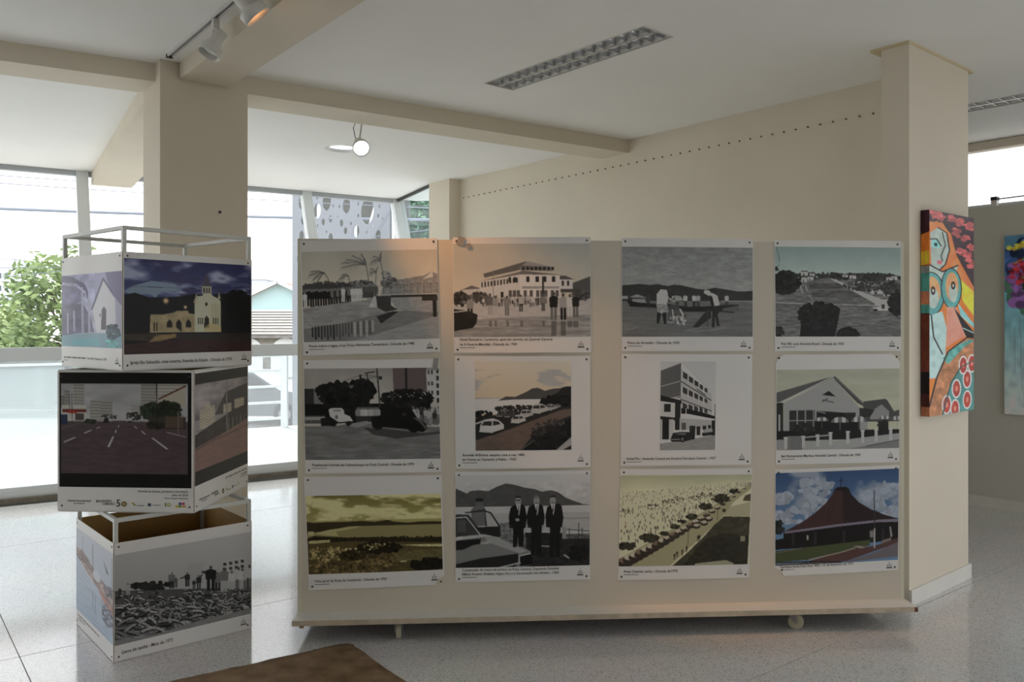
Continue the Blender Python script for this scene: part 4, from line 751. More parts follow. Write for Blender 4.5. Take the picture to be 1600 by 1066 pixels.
def pic_mullet_catch():
    p = Pic((340, 330, 1170, 940), 210, 25); p.Y = p.Y - (p.X - 340) * (.16 + .085 * (p.Y - 330) / 610); p.C[:] = 104; p.G(150, 106, 560, 92); p.G(330, 106, 460, 94) if False else None; p.P(100, [980, 390, 1135, 362, 1150, 440, 980, 460]); [p.R(34, x, y - (x - 980) * .17, x + 22, y + 20 - (x - 980) * .17) for x in range(984, 1135, 38) for y in (402, 436)]; p.R(84, 760, 400, 860, 540, .3)
    m = p.Y > 570; p.put(m, 44); r = p.r
    for i in range(620):
        x = 340 + r.random() * 830; y = 575 + (r.random() ** .8) * (345 - (x - 340) * .19); a = r.random() * 3.14; l = (10 + 32 * (y - 560) / 300); c = 26 + r.random() * 78
        dx, dy = l * math.cos(a), l * .55 * math.sin(a); p.L(14, l * .48, [x - dx, y - dy + 5, x + dx, y + dy + 5]); p.L(c, l * .46, [x - dx, y - dy, x, y - l * .12, x + dx, y + dy]); p.L(c * .5, l * .1, [x - dx * .8, y - dy * .8 + l * .14, x + dx * .8, y + dy * .8 + l * .14])
    p.P(72, [340, 935, 340, 900, 560, 870, 840, 780, 1170, 700, 1170, 760, 700, 870]); p.N(.1, 40, 12, p.pm([340, 935, 340, 900, 840, 780, 1170, 700, 1170, 760]))
    p.F(20, 560, 545, 120, 22, 50, 16)
    for x, y, h, a, b in ((370, 600, 50, 30, 30), (415, 600, 80, 90, 90), (505, 570, 45, 26, 26), (665, 565, 110, 60, 26), (690, 560, 70, 50, 40), (760, 555, 95, 22, 22), (800, 570, 60, 26, 26), (830, 575, 95, 24, 24), (950, 588, 125, 60, 24), (990, 592, 160, 62, 90), (1040, 580, 125, 104, 90), (1085, 580, 150, 100, 50), (1110, 578, 140, 106, 90), (1135, 575, 130, 96, 50), (1158, 575, 160, 100, 40)): p.M(a, b, x, y, h, 45, 1.25)
    p.M(14, 14, 905, 585, 165, 40, 1.5); p.L(14, 14, [880, 470, 855, 460]); p.L(22, 9, [745, 490, 720, 500]); p.L(24, 10, [815, 530, 850, 480]); p.L(100, 6, [660, 470, 665, 440]); return p
def pic_harbour():
    p = Pic((0, 0, 300, 640), 90, 26); p.G(0, (104, 106, 112), 640, (92, 100, 110)); p.P((84, 74, 72), [0, 150, 60, 140, 110, 180, 190, 230, 300, 300, 300, 420, 180, 330, 60, 260, 0, 210]); p.N(.4, 30, 24, p.pm([0, 150, 60, 140, 300, 300, 300, 420, 60, 260, 0, 210])); p.L((112, 110, 110), 10, [40, 240, 140, 320]); p.P((104, 74, 66), [180, 320, 300, 400, 300, 440, 220, 385]); p.E((110, 112, 116), 175, 250, 30, 40)
    [p.L((64, 60, 64), 3, [x, 40, x, 240]) for x in (60, 140, 148, 290)]; p.P((52, 54, 56), [225, 90, 250, 170, 270, 175]); p.F((60, 56, 60), 270, 290, 35, 40, 40, 9)
    for x in (140, 160, 215, 250, 280): p.R((70, 74, 84), x, 360 + x % 60, x + 8, 520 + x % 70, .6)
    p.F((58, 58, 66), 260, 470, 40, 80, 60, 8); p.N(.08, 60, 10, p.Y > 320); return p

# ------------------------------------------------------------------ mobile photo board
NB = Vector((.0643, -.9979, 0)).normalized(); BDR = Vector((.9979, .0643, 0)).normalized()
BL0 = Vector((-1.06, 4.089, 0)); BLEN = 3.10; BZ0, BZ1 = .118, 1.968
def on_board(u, v):
    dx = (u - 800) / F; k = BDR.y / BDR.x; Y = (BL0.y - BL0.x * k) / (1 - dx * k); return px(u, v, Y)
board = thing('photo_board', BL0 + BDR * BLEN / 2, 'long off-white mobile board on casters carrying twelve pinned photo prints', 'display board')
def bprism(s0, s1, n0, n1, z0, z1, name, m, parent=board):
    q = [BL0 + BDR * a + NB * b for a, b in ((s0, n1), (s1, n1), (s1, n0), (s0, n0))]
    return MB().prism([(p.x, p.y) for p in q], z0, z1).build(name, m, parent)
bprism(0, BLEN, -.045, 0, BZ0, BZ1, 'panel', board_p)
for a in (0, BLEN - .018): bprism(a - .001, a + .019, -.048, .0005, BZ0, BZ1 + .001, 'edge_strip', mat('edge_strip_paint', (206, 202, 182), .5))
base_ = bprism(-.005, BLEN + .005, -.40, .118, .092, BZ0, 'base_shelf', white_p)  # unseen rear depth extended to throw more shade on the floor below
bprism(-.006, BLEN + .006, .117, .1195, .0915, BZ0 - .001, 'shelf_edge', mat('shelf_edge_worn', (196, 182, 160), .6, noise=.25, scale=14))
bprism(BLEN - .01, BLEN + .0075, .09, .1205, .0925, BZ0 - .003, 'chipped_corner', mat('chipped_brown', (112, 66, 46), .8, noise=.4, scale=60))
bprism(.03, .05, .112, .1203, .082, .094, 'splinter', wood_edge); 
bprism(0, BLEN, -.40, -.385, .012, .0925, 'light_block_skirt', mat('raw_wood', (104, 84, 62), .8, noise=.2, scale=8))  # unseen skirt, added to block daylight from behind under the shelf
bprism(.002, BLEN - .002, -.384, .112, .0905, .0922, 'underside', mat('raw_wood', None))
for s_, n_, sw in ((.50, .06, .1), (2.50, .06, 1.2), (.50, -.33, .4), (2.50, -.33, 2.0)):
    c = BL0 + BDR * s_ + NB * n_; c.z = .038; ax = Vector((math.cos(sw), math.sin(sw), 0)); fw = Vector((-ax.y, ax.x, 0))
    cs = MB().box((c.x, c.y, .088), (.07, .07, .006), sw).build('caster', mat('zinc', (150, 150, 152), .4, metal=.8), board)
    for sg in (-1, 1): MB().hexa([c + ax * sg * .017 + fw * a + Vector((0, 0, z)) for z, a in ((0, -.01), (0, .01))] + [c + ax * sg * .020 + fw * a for a in (.01, -.01)] + [c + ax * sg * .017 + fw * a + Vector((0, 0, .048)) for a in (.0, .04)] + [c + ax * sg * .020 + fw * a + Vector((0, 0, .048)) for a in (.04, .0)]).build('fork_arm', mat('zinc', None), cs)
    MB().tube([c - ax * .013, c - ax * .011, c + ax * .011, c + ax * .013], [.033, .038, .038, .033], 20).build('wheel', mat('caster_rubber', (172, 166, 146), .6), cs)
    MB().tube([c - ax * .022, c + ax * .022], .007, 8).build('axle', mat('zinc', None), cs)

paper_m = mat('coated_paper', (222, 220, 218), .42, noise=.02, scale=3)
ink_m = mat('black_ink', (48, 46, 46), .6)
pin_m = mat('pin_metal', (70, 66, 62), .35, metal=.6)
EMB = ([(-.5, -.5), (.5, -.5), (.5, -.34), (-.5, -.34)], [(-.36, -.3), (-.3, -.3), (-.3, 0), (-.36, 0)], [(.3, -.3), (.36, -.3), (.36, 0), (.3, 0)], [(-.36, -.02), (.36, -.02), (.36, .04), (-.36, .04)], [(-.3, .04), (-.24, .04), (-.02, .3), (-.06, .34)], [(.24, .04), (.3, .04), (.06, .34), (.02, .3)], [(-.03, .3), (.03, .3), (.012, .62), (-.012, .62)], [(-.1, -.3), (-.05, -.3), (-.05, -.12), (-.1, -.12)], [(.05, -.3), (.1, -.3), (.1, -.12), (.05, -.12)], [(-.36, -.3), (.36, -.3), (.36, -.27), (-.36, -.27)])
def put_text(body, surf, W, H, s0, s1, tb, parent, name='caption', capfrac=None, m=None):
    """text whose lines run from s0 to s1, baseline of the first line at tb; W,H the sheet size in metres"""
    vs, fs = text_mesh(body, 1.0)
    if not vs: return
    x0 = min(v[0] for v in vs); x1 = max(v[0] for v in vs); k = (s1 - s0) / (x1 - x0); ky = (capfrac / .69) if capfrac else k * W / H
    return mesh_obj(name, [surf(s0 + (x - x0) * k, tb - y * ky) for x, y in vs], fs, m or ink_m, parent)
def put_bars(surf, s0, s1, t, h, parent, seed=1):
    """a line of print too small and blurred to read: word-long strokes"""
    r = random.Random(seed); b = MB(); s = s0
    while s < s1 - .01:
        w_ = min(r.uniform(.03, .10), s1 - s); b.add([surf(s, t), surf(s, t + h), surf(s + w_, t + h), surf(s + w_, t)], [(0, 1, 2, 3)]); s += w_ + .012
    return b.build('caption', mat('blurred_ink', (126, 124, 124), .6), parent)
def put_emblem(surf, s, t, ws, ht, parent):
    b = MB()
    for q in EMB: b.add([surf(s + x * ws, t - y * ht) for x, y in q], [(0, 1, 2, 3)])
    return b.build('emblem', ink_m, parent)
def sheet_mesh(surf, name, parent, m, cuts={}, ns=14, nt_=12, th=.0012, back=None):
    b = MB(); P_ = []
    for lay in (0.0, -th):
        for j in range(nt_ + 1):
            for i in range(ns + 1):
                s, t = i / ns, j / nt_
                key = {(0, 0): 'tl', (ns, 0): 'tr', (ns, nt_): 'br', (0, nt_): 'bl'}.get((i, j))
                if key in cuts: s += (.5 - s) * 2 * cuts[key]; t += (.5 - t) * 2 * cuts[key]
                P_.append(surf(s, t, lay))
    n1 = (ns + 1) * (nt_ + 1); ix = lambda i, j, l: l * n1 + j * (ns + 1) + i
    fs = [(ix(i, j, 0), ix(i, j + 1, 0), ix(i + 1, j + 1, 0), ix(i + 1, j, 0)) for j in range(nt_) for i in range(ns)] + [(ix(i, j, 1), ix(i + 1, j, 1), ix(i + 1, j + 1, 1), ix(i, j + 1, 1)) for j in range(nt_) for i in range(ns)]
    bd = [(i, 0) for i in range(ns)] + [(ns, j) for j in range(nt_)] + [(i, nt_) for i in range(ns, 0, -1)] + [(0, j) for j in range(nt_, 0, -1)]
    for a, c in zip(bd, bd[1:] + bd[:1]): fs.append((ix(*a, 0), ix(*c, 0), ix(*c, 1), ix(*a, 1)))
    return b.add(P_, fs).build(name, m, parent, smooth=False)

def poster(corners, picq, pic, caps, label, bulge=.006, cuts={}, tape=None):
    TL, TR, BR, BL_ = [on_board(*c) for c in corners]
    def surf(s, t, lay=0.0, lift=0.0):
        p = (TL * (1 - s) + TR * s) * (1 - t) + (BL_ * (1 - s) + BR * s) * t
        return p + NB * (.0022 + lift + lay + bulge * math.sin(math.pi * min(max(s, 0), 1)) * (.3 + .7 * (2 * t - 1) ** 2))
    th = thing('photo_print', surf(.5, 1), label, 'photo print', 'photo prints pinned on the mobile board')
    W = (TR - TL).length; H = (BL_ - TL).length
    sheet_mesh(surf, 'sheet', th, paper_m, cuts)
    # where the printed area lies on the sheet: picture corner pixels -> s,t
    def st(u, v):
        p = on_board(u, v); s = t = .5
        for _ in range(12):
            q = surf(s, t); e = p - q; ds = (surf(s + .01, t) - q) / .01; dt = (surf(s, t + .01) - q) / .01
            s += e.dot(ds) / ds.length_squared; t += e.dot(dt) / dt.length_squared
        return s, t
    a, b = st(*picq[0]), st(*picq[1])
    ss2 = lambda s, t: surf(s, t, 0, .0007)
    print_obj('printed_picture', pic, ss2, max(a[0], .004), a[1], min(b[0], .996), b[1], th)
    ts = lambda s, t: surf(s, t, 0, .0010)
    n = len(caps)
    for i, (body, s0, s1, tb) in enumerate(caps):
        put_text(body, ts, W, H, s0, s1, tb, th, capfrac=.0225)
    tb = caps[-1][3]
    MB().add([ts(caps[0][1], tb + .016), ts(caps[0][1], tb + .021), ts(caps[0][1] + .11, tb + .021), ts(caps[0][1] + .11, tb + .016)], [(0, 1, 2, 3)]).build('credit_line', mat('grey_ink', (92, 90, 90), .6), th)
    put_emblem(ts, .925, (b[1] + 1) / 2 - .002, .048, .058, th)
    pin0 = None
    for (s, t) in ((.028, .03), (.972, .03), (.028, .972), (.972, .972)):
        if (s < .5 and t > .5 and 'bl' in cuts): s, t = s + .03, t - .03
        q = surf(s, t)
        if pin0 is None:
            pin0 = lathe([(.0055, 0), (.0045, .002), (.001, .003)], q, NB, 10).build('pin', pin_m, th, smooth=True); q0 = q
        else:
            c = bpy.data.objects.new('pin', pin0.data); COL.objects.link(c); c.parent = th; c.location = q - q0
    for (s, t, w_, h_, ang) in (tape or []):
        ca_, sa_ = math.cos(ang), math.sin(ang); g = MB()
        g.add([surf(s + (x * ca_ - y * sa_) / W, t + (x * sa_ + y * ca_) / H, 0, .004) for x, y in ((-w_, -h_), (-w_, h_), (w_, h_), (w_, -h_))], [(0, 1, 2, 3)])
        g.build('tape', mat('grey_tape', (150, 148, 146), .35), th)
    return th
poster([(468.7, 376), (683, 372), (688, 549.7), (474, 556)], [(471, 394), (687, 529)], pic_bridge(), [('Ponte sobre a lagoa, hoje Praça Almirante Tamandaré - Década de 1940', .045, .81, .93)], 'print of palms, a crowd and a bridge over a lagoon', .010)
poster([(707, 371.4), (922.7, 370.5), (923.6, 550.6), (709, 551.5)], [(708, 381.5), (923, 526)], pic_hotel_beach(), [('Hotel Balneário Camboriú, após ter servido de Quartel General', .045, .715, .895), ('na II Guerra Mundial - Década de 1940', .045, .458, .937)], 'print of a large hotel with bathers on the wet beach', .008, tape=[(.06, .03, .018, .022, .3), (.115, .075, .012, .012, -.4)])
poster([(971, 372), (1176.6, 374), (1176.6, 548.4), (971, 548.8)], [(971.3, 385.5), (1176.6, 526.2)], pic_fishing(), [('Pesca do Arrastão - Década de 1950', .045, .435, .937)], 'print of fishermen hauling a net beside long boats', .005)
poster([(1209, 375), (1407.5, 377), (1408, 548.4), (1210.5, 548.8)], [(1210.5, 385.5), (1407.7, 526)], pic_field(), [('Rua 981 com Avenida Brasil - Década de 1950', .05, .54, .945)], 'print of open fields with a pale road and scattered houses', .005)
poster([(474, 562.8), (686, 561), (689.5, 737.5), (477, 740)], [(475, 576.3), (689, 716.5)], pic_street_cars(), [('Tradicional Corrida de Calhambeque na Praia Central - Década de 1970', .048, .80, .937)], 'dark print of two vintage cars racing past a street crowd', .008, tape=[(.975, .045, .012, .03, .1)])
poster([(710, 556.4), (922, 556.4), (922.7, 730), (711.8, 732.5)], [(742, 564), (892.5, 702.7)], pic_avenue(), [('Avenida Atlântica, esquina com a rua 1400,', .05, .51, .89), ('em frente ao Camarão à Palito - 1955', .05, .445, .929)], 'wide-margined print of cars parked along a curving seaside avenue', .014)
poster([(971, 553), (1175.4, 553.8), (1173.5, 726), (969.6, 727.9)], [(1031.8, 564.8), (1116.8, 702.8)], pic_hotel(), [('Hotel Pio - Avenida Central em frente à Farmácia Central - 1957', .045, .725, .948)], 'wide-margined upright print of a four-storey corner hotel', .005)
poster([(1211.5, 554.6), (1406, 552.7), (1405, 722), (1211.5, 726)], [(1213, 578), (1405.8, 700)], pic_restaurant(), [('Bar Restaurante Mariluz, Avenida Central - Década de 1960', .045, .68, .935)], 'print of a gabled restaurant with striped parasols behind a fence', .006, cuts={'tl': .025, 'tr': .03})
poster([(474.8, 745), (690, 742.3), (695, 913.3), (482.4, 922)], [(477.5, 775), (692, 890)], pic_bay(), [('Vista geral da Praia de Camboriú - Década de 1950', .045, .575, .935)], 'yellow-toned panorama print of a bay under clouds', .006, cuts={'br': .05})
poster([(711, 737.4), (922.7, 734.5), (922, 905), (711.5, 909.7)], [(711.8, 743), (922, 883)], pic_three_men(), [('Construção do muro de arrimo na Praia Central, Deputado Estadual', .05, .765, .902), ('Nilton Kucker, Prefeito Higino Pio e o Governador Ivo Silveira - 1966', .05, .765, .94)], 'print of three men in dark suits beside a car on a beach', .006)
poster([(969, 733), (1175.4, 731.4), (1170, 902.4), (965, 906.4)], [(968, 743), (1171.5, 881.5)], pic_summer_beach(), [('Praia Central, verão - Década de1970', .045, .45, .935)], 'yellowish aerial print of a crowded beach with parked cars', .007)
poster([(1210.5, 734), (1405, 726.5), (1403, 890.5), (1210, 900.6)], [(1211.5, 739.5), (1403.8, 874.5)], pic_parish(), [('Paróquia Santa Inês, Rua 1400 - 15 de fevereiro de 1991', .045, .63, .925)], 'colour print of a tent-roofed church under a blue sky', .006, cuts={'bl': .05})

# ------------------------------------------------------------------ display cubes
tube_m = mat('white_square_tube', (206, 208, 204), .4, noise=.05, scale=20)
hard_m = mat('hardboard_back', (166, 130, 72), .7, noise=.12, scale=10)
def cube(C, ang, side, z0, z1, pz0, pz1, faces, label, fr=.018):
    C = Vector((C[0], C[1], 0)); rd_ = Vector((math.cos(ang), math.sin(ang), 0)); ld_ = Vector((-rd_.y, rd_.x, 0))
    t = thing('display_cube', C + (rd_ + ld_) * side / 2 + Vector((0, 0, z0)), label, 'display cube', 'stacked photo display cubes')
    K = [C, C + rd_ * side, C + rd_ * side + ld_ * side, C + ld_ * side]; h = fr / 2
    I = [C + (rd_ + ld_) * h, K[1] + (ld_ - rd_) * h, K[2] - (rd_ + ld_) * h, K[3] + (rd_ - ld_) * h]
    for p in I: MB().bar(p + Vector((0, 0, z0)), p + Vector((0, 0, z1)), fr, fr, up=rd_).build('frame_post', tube_m, t)
    for z in (z0 + h, z1 - h):
        for k in range(4):
            d = (I[(k + 1) % 4] - I[k]).normalized() * h
            MB().bar(I[k] + d + Vector((0, 0, z)), I[(k + 1) % 4] - d + Vector((0, 0, z)), fr, fr).build('frame_rail', tube_m, t)
    # sides: right-front, left-front, then the two far ones
    sides = [(K[0], K[1]), (K[3], K[0]), (K[1], K[2]), (K[2], K[3])]
    for idx, (a, b) in enumerate(sides):
        d = (b - a).normalized(); n = Vector((d.y, -d.x, 0))
        spec = faces[idx] if idx < len(faces) else None
        wav = (spec or {}).get('wave', 0.0)
        def surf(s, t_, lay=0.0, lift=0.0, a=a, b=b, n=n, wav=wav):
            return a * (1 - s) + b * s + Vector((0, 0, pz1 + (pz0 - pz1) * t_)) + n * (.0035 + lay + lift + wav * (math.sin(s * 7 + t_ * 2) * .5 + .5) * math.sin(math.pi * min(max(s, 0), 1)))
        pn = sheet_mesh(surf, 'photo_panel', t, paper_m, ns=16 if wav else 4, nt_=8 if wav else 4, th=.0015)
        MB().hexa([a + n * .0005 + Vector((0, 0, pz0)), b + n * .0005 + Vector((0, 0, pz0)), b + n * .0019 + Vector((0, 0, pz0)), a + n * .0019 + Vector((0, 0, pz0)), a + n * .0005 + Vector((0, 0, pz1)), b + n * .0005 + Vector((0, 0, pz1)), b + n * .0019 + Vector((0, 0, pz1)), a + n * .0019 + Vector((0, 0, pz1))]).build('backing_board', hard_m, t)
        if not spec: continue
        W, H = side, pz1 - pz0
        l1 = lambda s, t_: surf(s, t_, 0, .0007)
        l2 = lambda s, t_: surf(s, t_, 0, .0011)
        print_obj('printed_picture', spec['pic'], l1, *spec['box'], pn)
        for c in spec.get('caps', []): put_text(c[0], l2, W, H, c[1], c[2], c[3], pn, capfrac=c[4] if len(c) > 4 else .026)
        for c in spec.get('bars', []): put_bars(l2, *c, pn)
        if spec.get('emblem'): put_emblem(l2, .935, .925, .05, .06, pn)
        for q in spec.get('logos', []): mesh_obj('logo', [l2(s, t_) for s, t_ in q[1]], [tuple(range(len(q[1])))], q[0], pn)
        pin0 = None
        for s, t_ in ((.03, .035), (.97, .035), (.03, .965), (.97, .965)):
            lathe([(.005, 0), (.004, .002), (.001, .003)], surf(s, t_), n, 8).build('pin', pin_m, pn, smooth=True)
    return t
R_ = math.radians
cube((-1.815, 3.768), R_(41), .65, 0, .655, .004, .545, [
    dict(pic=pic_mullet_catch(), box=(.003, .10, .997, .865), caps=[('Lance de tainha - Maio de 1973', .05, .40, .945, .03)], emblem=True),
    dict(pic=pic_harbour(), box=(.003, .09, .997, .86), bars=[(.05, .66, .895, .012), (.05, .26, .925, .009)])],
    'lowest display cube, with a print of a heap of fish')
cm = mat('ink_grey', (100, 98, 96), .6)
lg = [(mat('logo_dark', (60, 58, 58), .6), [(.585 + .0, .972), (.0 + .585, .985), (.655, .985), (.655, .972)])]
def rect_st(s0, t0, s1, t1): return [(s0, t0), (s0, t1), (s1, t1), (s1, t0)]
def disc_st(s, t, r, n=14): return [(s + r * math.cos(2 * math.pi * k / n), t - r * math.sin(2 * math.pi * k / n)) for k in range(n)]
mk = lambda n, c: mat('logo_' + n, c, .6)
logos = [(mk('olive', (128, 104, 52)), disc_st(.492, .948, .02)), (mk('paper', (214, 212, 208)), disc_st(.492, .948, .008)), (mk('gold', (190, 150, 50)), rect_st(.55, .935, .562, .95)), (mk('green', (110, 150, 60)), rect_st(.562, .945, .575, .96)), (mk('grey', (120, 120, 124)), rect_st(.585, .955, .64, .961)),
         (mk('blue', (60, 80, 110)), rect_st(.665, .94, .69, .962)), (mk('grey', None), rect_st(.70, .95, .76, .955)), (mk('green', None), rect_st(.79, .935, .80, .962)), (mk('lime', (150, 176, 70)), disc_st(.82, .948, .014)), (mk('paper', None), disc_st(.82, .948, .008)),
         (mk('navy', (50, 56, 110)), rect_st(.893, .932, .913, .949)), (mk('magenta', (190, 60, 110)), rect_st(.916, .932, .936, .949)), (mk('yellow', (206, 186, 60)), rect_st(.868, .952, .888, .968)), (mk('green', None), rect_st(.891, .952, .911, .968)), (mk('gold', None), rect_st(.914, .954, .945, .966))]
capsM = [('Avenida do Estado, próximo à rua Libéria', .59, .96, .862, .016), ('Julho de 2014', .84, .96, .887, .016), ('Foto: Arquivo Histórico', .79, .96, .908, .012),
         ('Festival Internacional', .075, .245, .935, .015), ('de Inverno', .12, .20, .953, .014), ('BALNEÁRIO', .285, .40, .938, .018), ('CAMBORIÚ', .33, .42, .956, .015), ('5', .435, .465, .966, .05)]
cube((-1.494, 3.88), R_(86.5), .66, .656, 1.328, .662, 1.322, [
    dict(pic=pic_road_side(), box=(.004, .015, .99, .82), bars=[(.54, .97, .852, .011), (.85, .97, .88, .010), (.83, .97, .902, .006)], caps=capsM[3:7], logos=logos[:8]),
    dict(pic=pic_avenue_today(), box=(.012, .008, .985, .83), caps=capsM, logos=logos)],
    'middle display cube, turned square on, with black-bordered avenue prints')
cube((-1.79, 3.80), R_(50), .667, 1.329, 2.0, 1.335, 1.88, [
    dict(pic=pic_church_night(), box=(.006, .055, .996, .872), caps=[('Igreja São Sebastião, vista noturna, Avenida do Estado - Década de 1970', .05, .83, .955, .028)], emblem=True),
    dict(pic=pic_church_day(), box=(.004, .165, .996, .82), caps=[('Rua 1400 - Década de 1970', .46, .79, .93, .02)], bars=[(.05, .44, .915, .014), (.05, .13, .945, .007)], emblem=True, wave=.012)],
    'topmost display cube, with a night print of a white church')

# ------------------------------------------------------------------ paintings
def pic_figure():
    p = Pic((105, 55, 266, 1005), 90, 31, k=1.75); o, y_, t, g, br, dk = (150, 84, 40), (168, 140, 50), (62, 110, 110), (118, 128, 124), (92, 50, 38), (26, 22, 26)
    p.C[:] = o; p.P((44, 34, 40), [150, 55, 266, 55, 266, 400, 235, 330, 200, 250, 180, 150, 130, 100, 105, 130, 105, 55]); [p.F((128, 66, 66), x, y, 12, 18, 10, 9, .2) for x, y in ((118, 75), (145, 78), (180, 85), (215, 90), (250, 100), (200, 140), (232, 160), (255, 200), (218, 230), (250, 280), (240, 235))]
    p.P((158, 90, 56), [105, 110, 150, 105, 180, 160, 200, 260, 225, 330, 266, 400, 266, 540, 235, 500, 215, 400, 180, 300, 105, 140]); p.P(y_, [200, 350, 266, 420, 266, 540, 225, 470])
    p.P(g, [108, 160, 135, 132, 165, 150, 175, 230, 160, 300, 135, 335, 112, 310]); p.L(dk, 5, [135, 132, 165, 150, 175, 230, 160, 300, 135, 335, 112, 310]); p.L(dk, 4, [150, 150, 160, 210, 145, 262, 150, 285]); p.E((88, 150, 164), 127, 210, 14, 18); p.E(dk, 127, 212, 6, 9); p.L(dk, 5, [108, 190, 130, 185, 145, 215]); p.E((150, 70, 84), 140, 292, 9, 9)
    p.P(g, [105, 310, 150, 335, 205, 300, 200, 330, 140, 380, 105, 350]); p.L(dk, 6, [105, 308, 150, 335, 205, 298])
    for cx, cy, rx, ry in ((112, 440, 42, 95), (182, 410, 34, 92)): p.E(dk, cx, cy, rx + 4, ry + 5); p.E(t, cx, cy, rx, ry); p.E((156, 108, 76), cx + 2, cy - 8, rx * .68, ry * .74); p.E(g, cx + 6, cy + 20, rx * .45, ry * .5); p.E(dk, cx + 6, cy - 14, 8, 20); p.E((130, 120, 110), cx + 6, cy - 14, 3, 8)
    p.P((120, 140, 140), [105, 540, 150, 520, 165, 600, 160, 740, 140, 830, 105, 830]); p.L(dk, 5, [112, 540, 120, 640, 150, 720]); p.P((148, 100, 88), [165, 500, 200, 500, 235, 640, 200, 660, 165, 690]); p.P((96, 136, 140), [205, 480, 266, 580, 266, 600, 215, 540]); p.P(dk, [190, 500, 266, 620, 266, 660, 235, 640]); p.L((120, 150, 150), 4, [225, 600, 266, 625])
    p.P((120, 84, 62), [105, 960, 130, 830, 170, 710, 240, 645, 266, 650, 266, 770, 215, 790, 180, 860, 150, 1005, 105, 1005]); p.P((66, 112, 108), [150, 740, 190, 690, 250, 655, 266, 665, 230, 690, 170, 770]); p.L(dk, 6, [105, 960, 130, 830, 170, 710, 240, 645, 266, 648]); p.N(.25, 20, 30, p.pm([105, 960, 170, 710, 266, 650, 266, 770, 150, 1005]))
    p.P((58, 96, 96), [150, 1005, 180, 860, 215, 790, 266, 760, 266, 1005]); [(p.E((170, 160, 150), x, y, 17, 46), p.E((118, 50, 44), x, y, 13, 38), p.E((150, 90, 80), x, y, 5, 14)) for x, y in ((200, 890), (240, 850), (240, 950), (165, 960), (225, 780), (258, 775), (195, 985))]; p.L((24, 60, 60), 5, [150, 1005, 180, 860, 215, 790, 266, 760]); p.N(.12, 16, 30); return p
def pic_tree():
    p = Pic((0, 0, 900, 1060), 150, 32, k=1.75); p.G(0, (60, 90, 110), 330, (60, 104, 120)); p.G(330, (74, 116, 128), 1060, (140, 146, 146)); p.F((40, 58, 92), 450, 150, 460, 150, 300, 40, .5); p.F((150, 130, 50), 330, 60, 330, 40, 60, 16, .3); p.F((46, 74, 60), 450, 330, 420, 180, 300, 40, .5); p.F((84, 60, 100), 300, 300, 380, 180, 120, 26, .4); p.F((120, 128, 56), 560, 250, 260, 90, 60, 18, .3)
    p.E((42, 88, 100), 260, 380, 130, 120, .7); p.E((34, 58, 70), 280, 380, 90, 80, .7); p.F((170, 160, 60), 300, 390, 50, 40, 24, 10); p.F((110, 34, 40), 100, 220, 60, 70, 30, 14)
    for i in range(7): p.L((150, 140, 60), 6, [20 + i * 40, 80 + i % 3 * 90, 160 + i * 90, 60 + i * 20, 260 + i * 100, 90 + i * 30], .6)
    for a in ([140, 520, 260, 640, 420, 760, 470, 1000], [420, 760, 520, 640, 700, 520], [300, 660, 340, 560], [470, 880, 640, 700, 860, 600]): p.L((20, 16, 22), 16, a)
    for i in range(26): x = 10 + i * 35 + (i * 37) % 20; p.L((58, 76, 90), 3, [x, 480 + (i * 53) % 90, x + (i % 3 - 1) * 12, 720 + (i * 97) % 300], .7)
    p.N(.15, 60, 60); return p
def canvas(pic, o, d, w_, h, th, n, label, side_m, side_pic=None):
    o, d, n = Vector(o), Vector(d).normalized(), Vector(n).normalized()
    t = thing('canvas_painting', o, label, 'painting')
    a, b = o, o + d * w_; up = Vector((0, 0, h))
    MB().hexa([a + n * .004, b + n * .004, b + n * (th - .001), a + n * (th - .001), a + up + n * .004, b + up + n * .004, b + up + n * (th - .001), a + up + n * (th - .001)]).build('stretcher', side_m, t)
    print_obj('painted_face', pic, lambda s, t_: a + d * w_ * s + Vector((0, 0, h * (1 - t_))) + n * th, 0, 0, 1, 1, t)
    if side_pic: print_obj('painted_edge', side_pic, lambda s, t_: a - d * .0005 + n * (th * s + .004 * (1 - s)) + Vector((0, 0, h * (1 - t_))), 0, 0, 1, 1, t)
    return t
def pic_edge():
    p = Pic((65, 55, 105, 1005), 16, 33, k=1.75); p.C[:] = (46, 24, 22); p.R((40, 22, 30), 65, 55, 105, 160); p.P((150, 84, 36), [65, 170, 105, 155, 105, 310, 65, 310]); p.P((160, 120, 40), [65, 250, 105, 240, 105, 300, 65, 310]); p.R((90, 92, 92), 65, 312, 105, 345); p.R((52, 96, 92), 65, 345, 105, 530); p.R((120, 76, 56), 65, 430, 105, 490); p.R((70, 36, 28), 65, 535, 105, 800); p.R((20, 18, 20), 65, 800, 105, 900); p.R((110, 70, 52), 65, 960, 105, 1005); p.N(.2, 20, 50); return p
pn_ = -an
o1 = A0 + ad * .135; o1.z = 1.03
canvas(pic_figure(), o1, ad, .60, 1.15, .05, pn_, 'tall narrow painting of a stylised figure with floral hair on the pillar', dark, pic_edge())
rw0 = R0 + RD * .32; rw0.z = .80
canvas(pic_tree(), rw0, RD, 1.15, 1.47, .04, nin, 'blue and green dripping tree painting on the far right wall', mat('canvas_side', (190, 192, 190), .7))

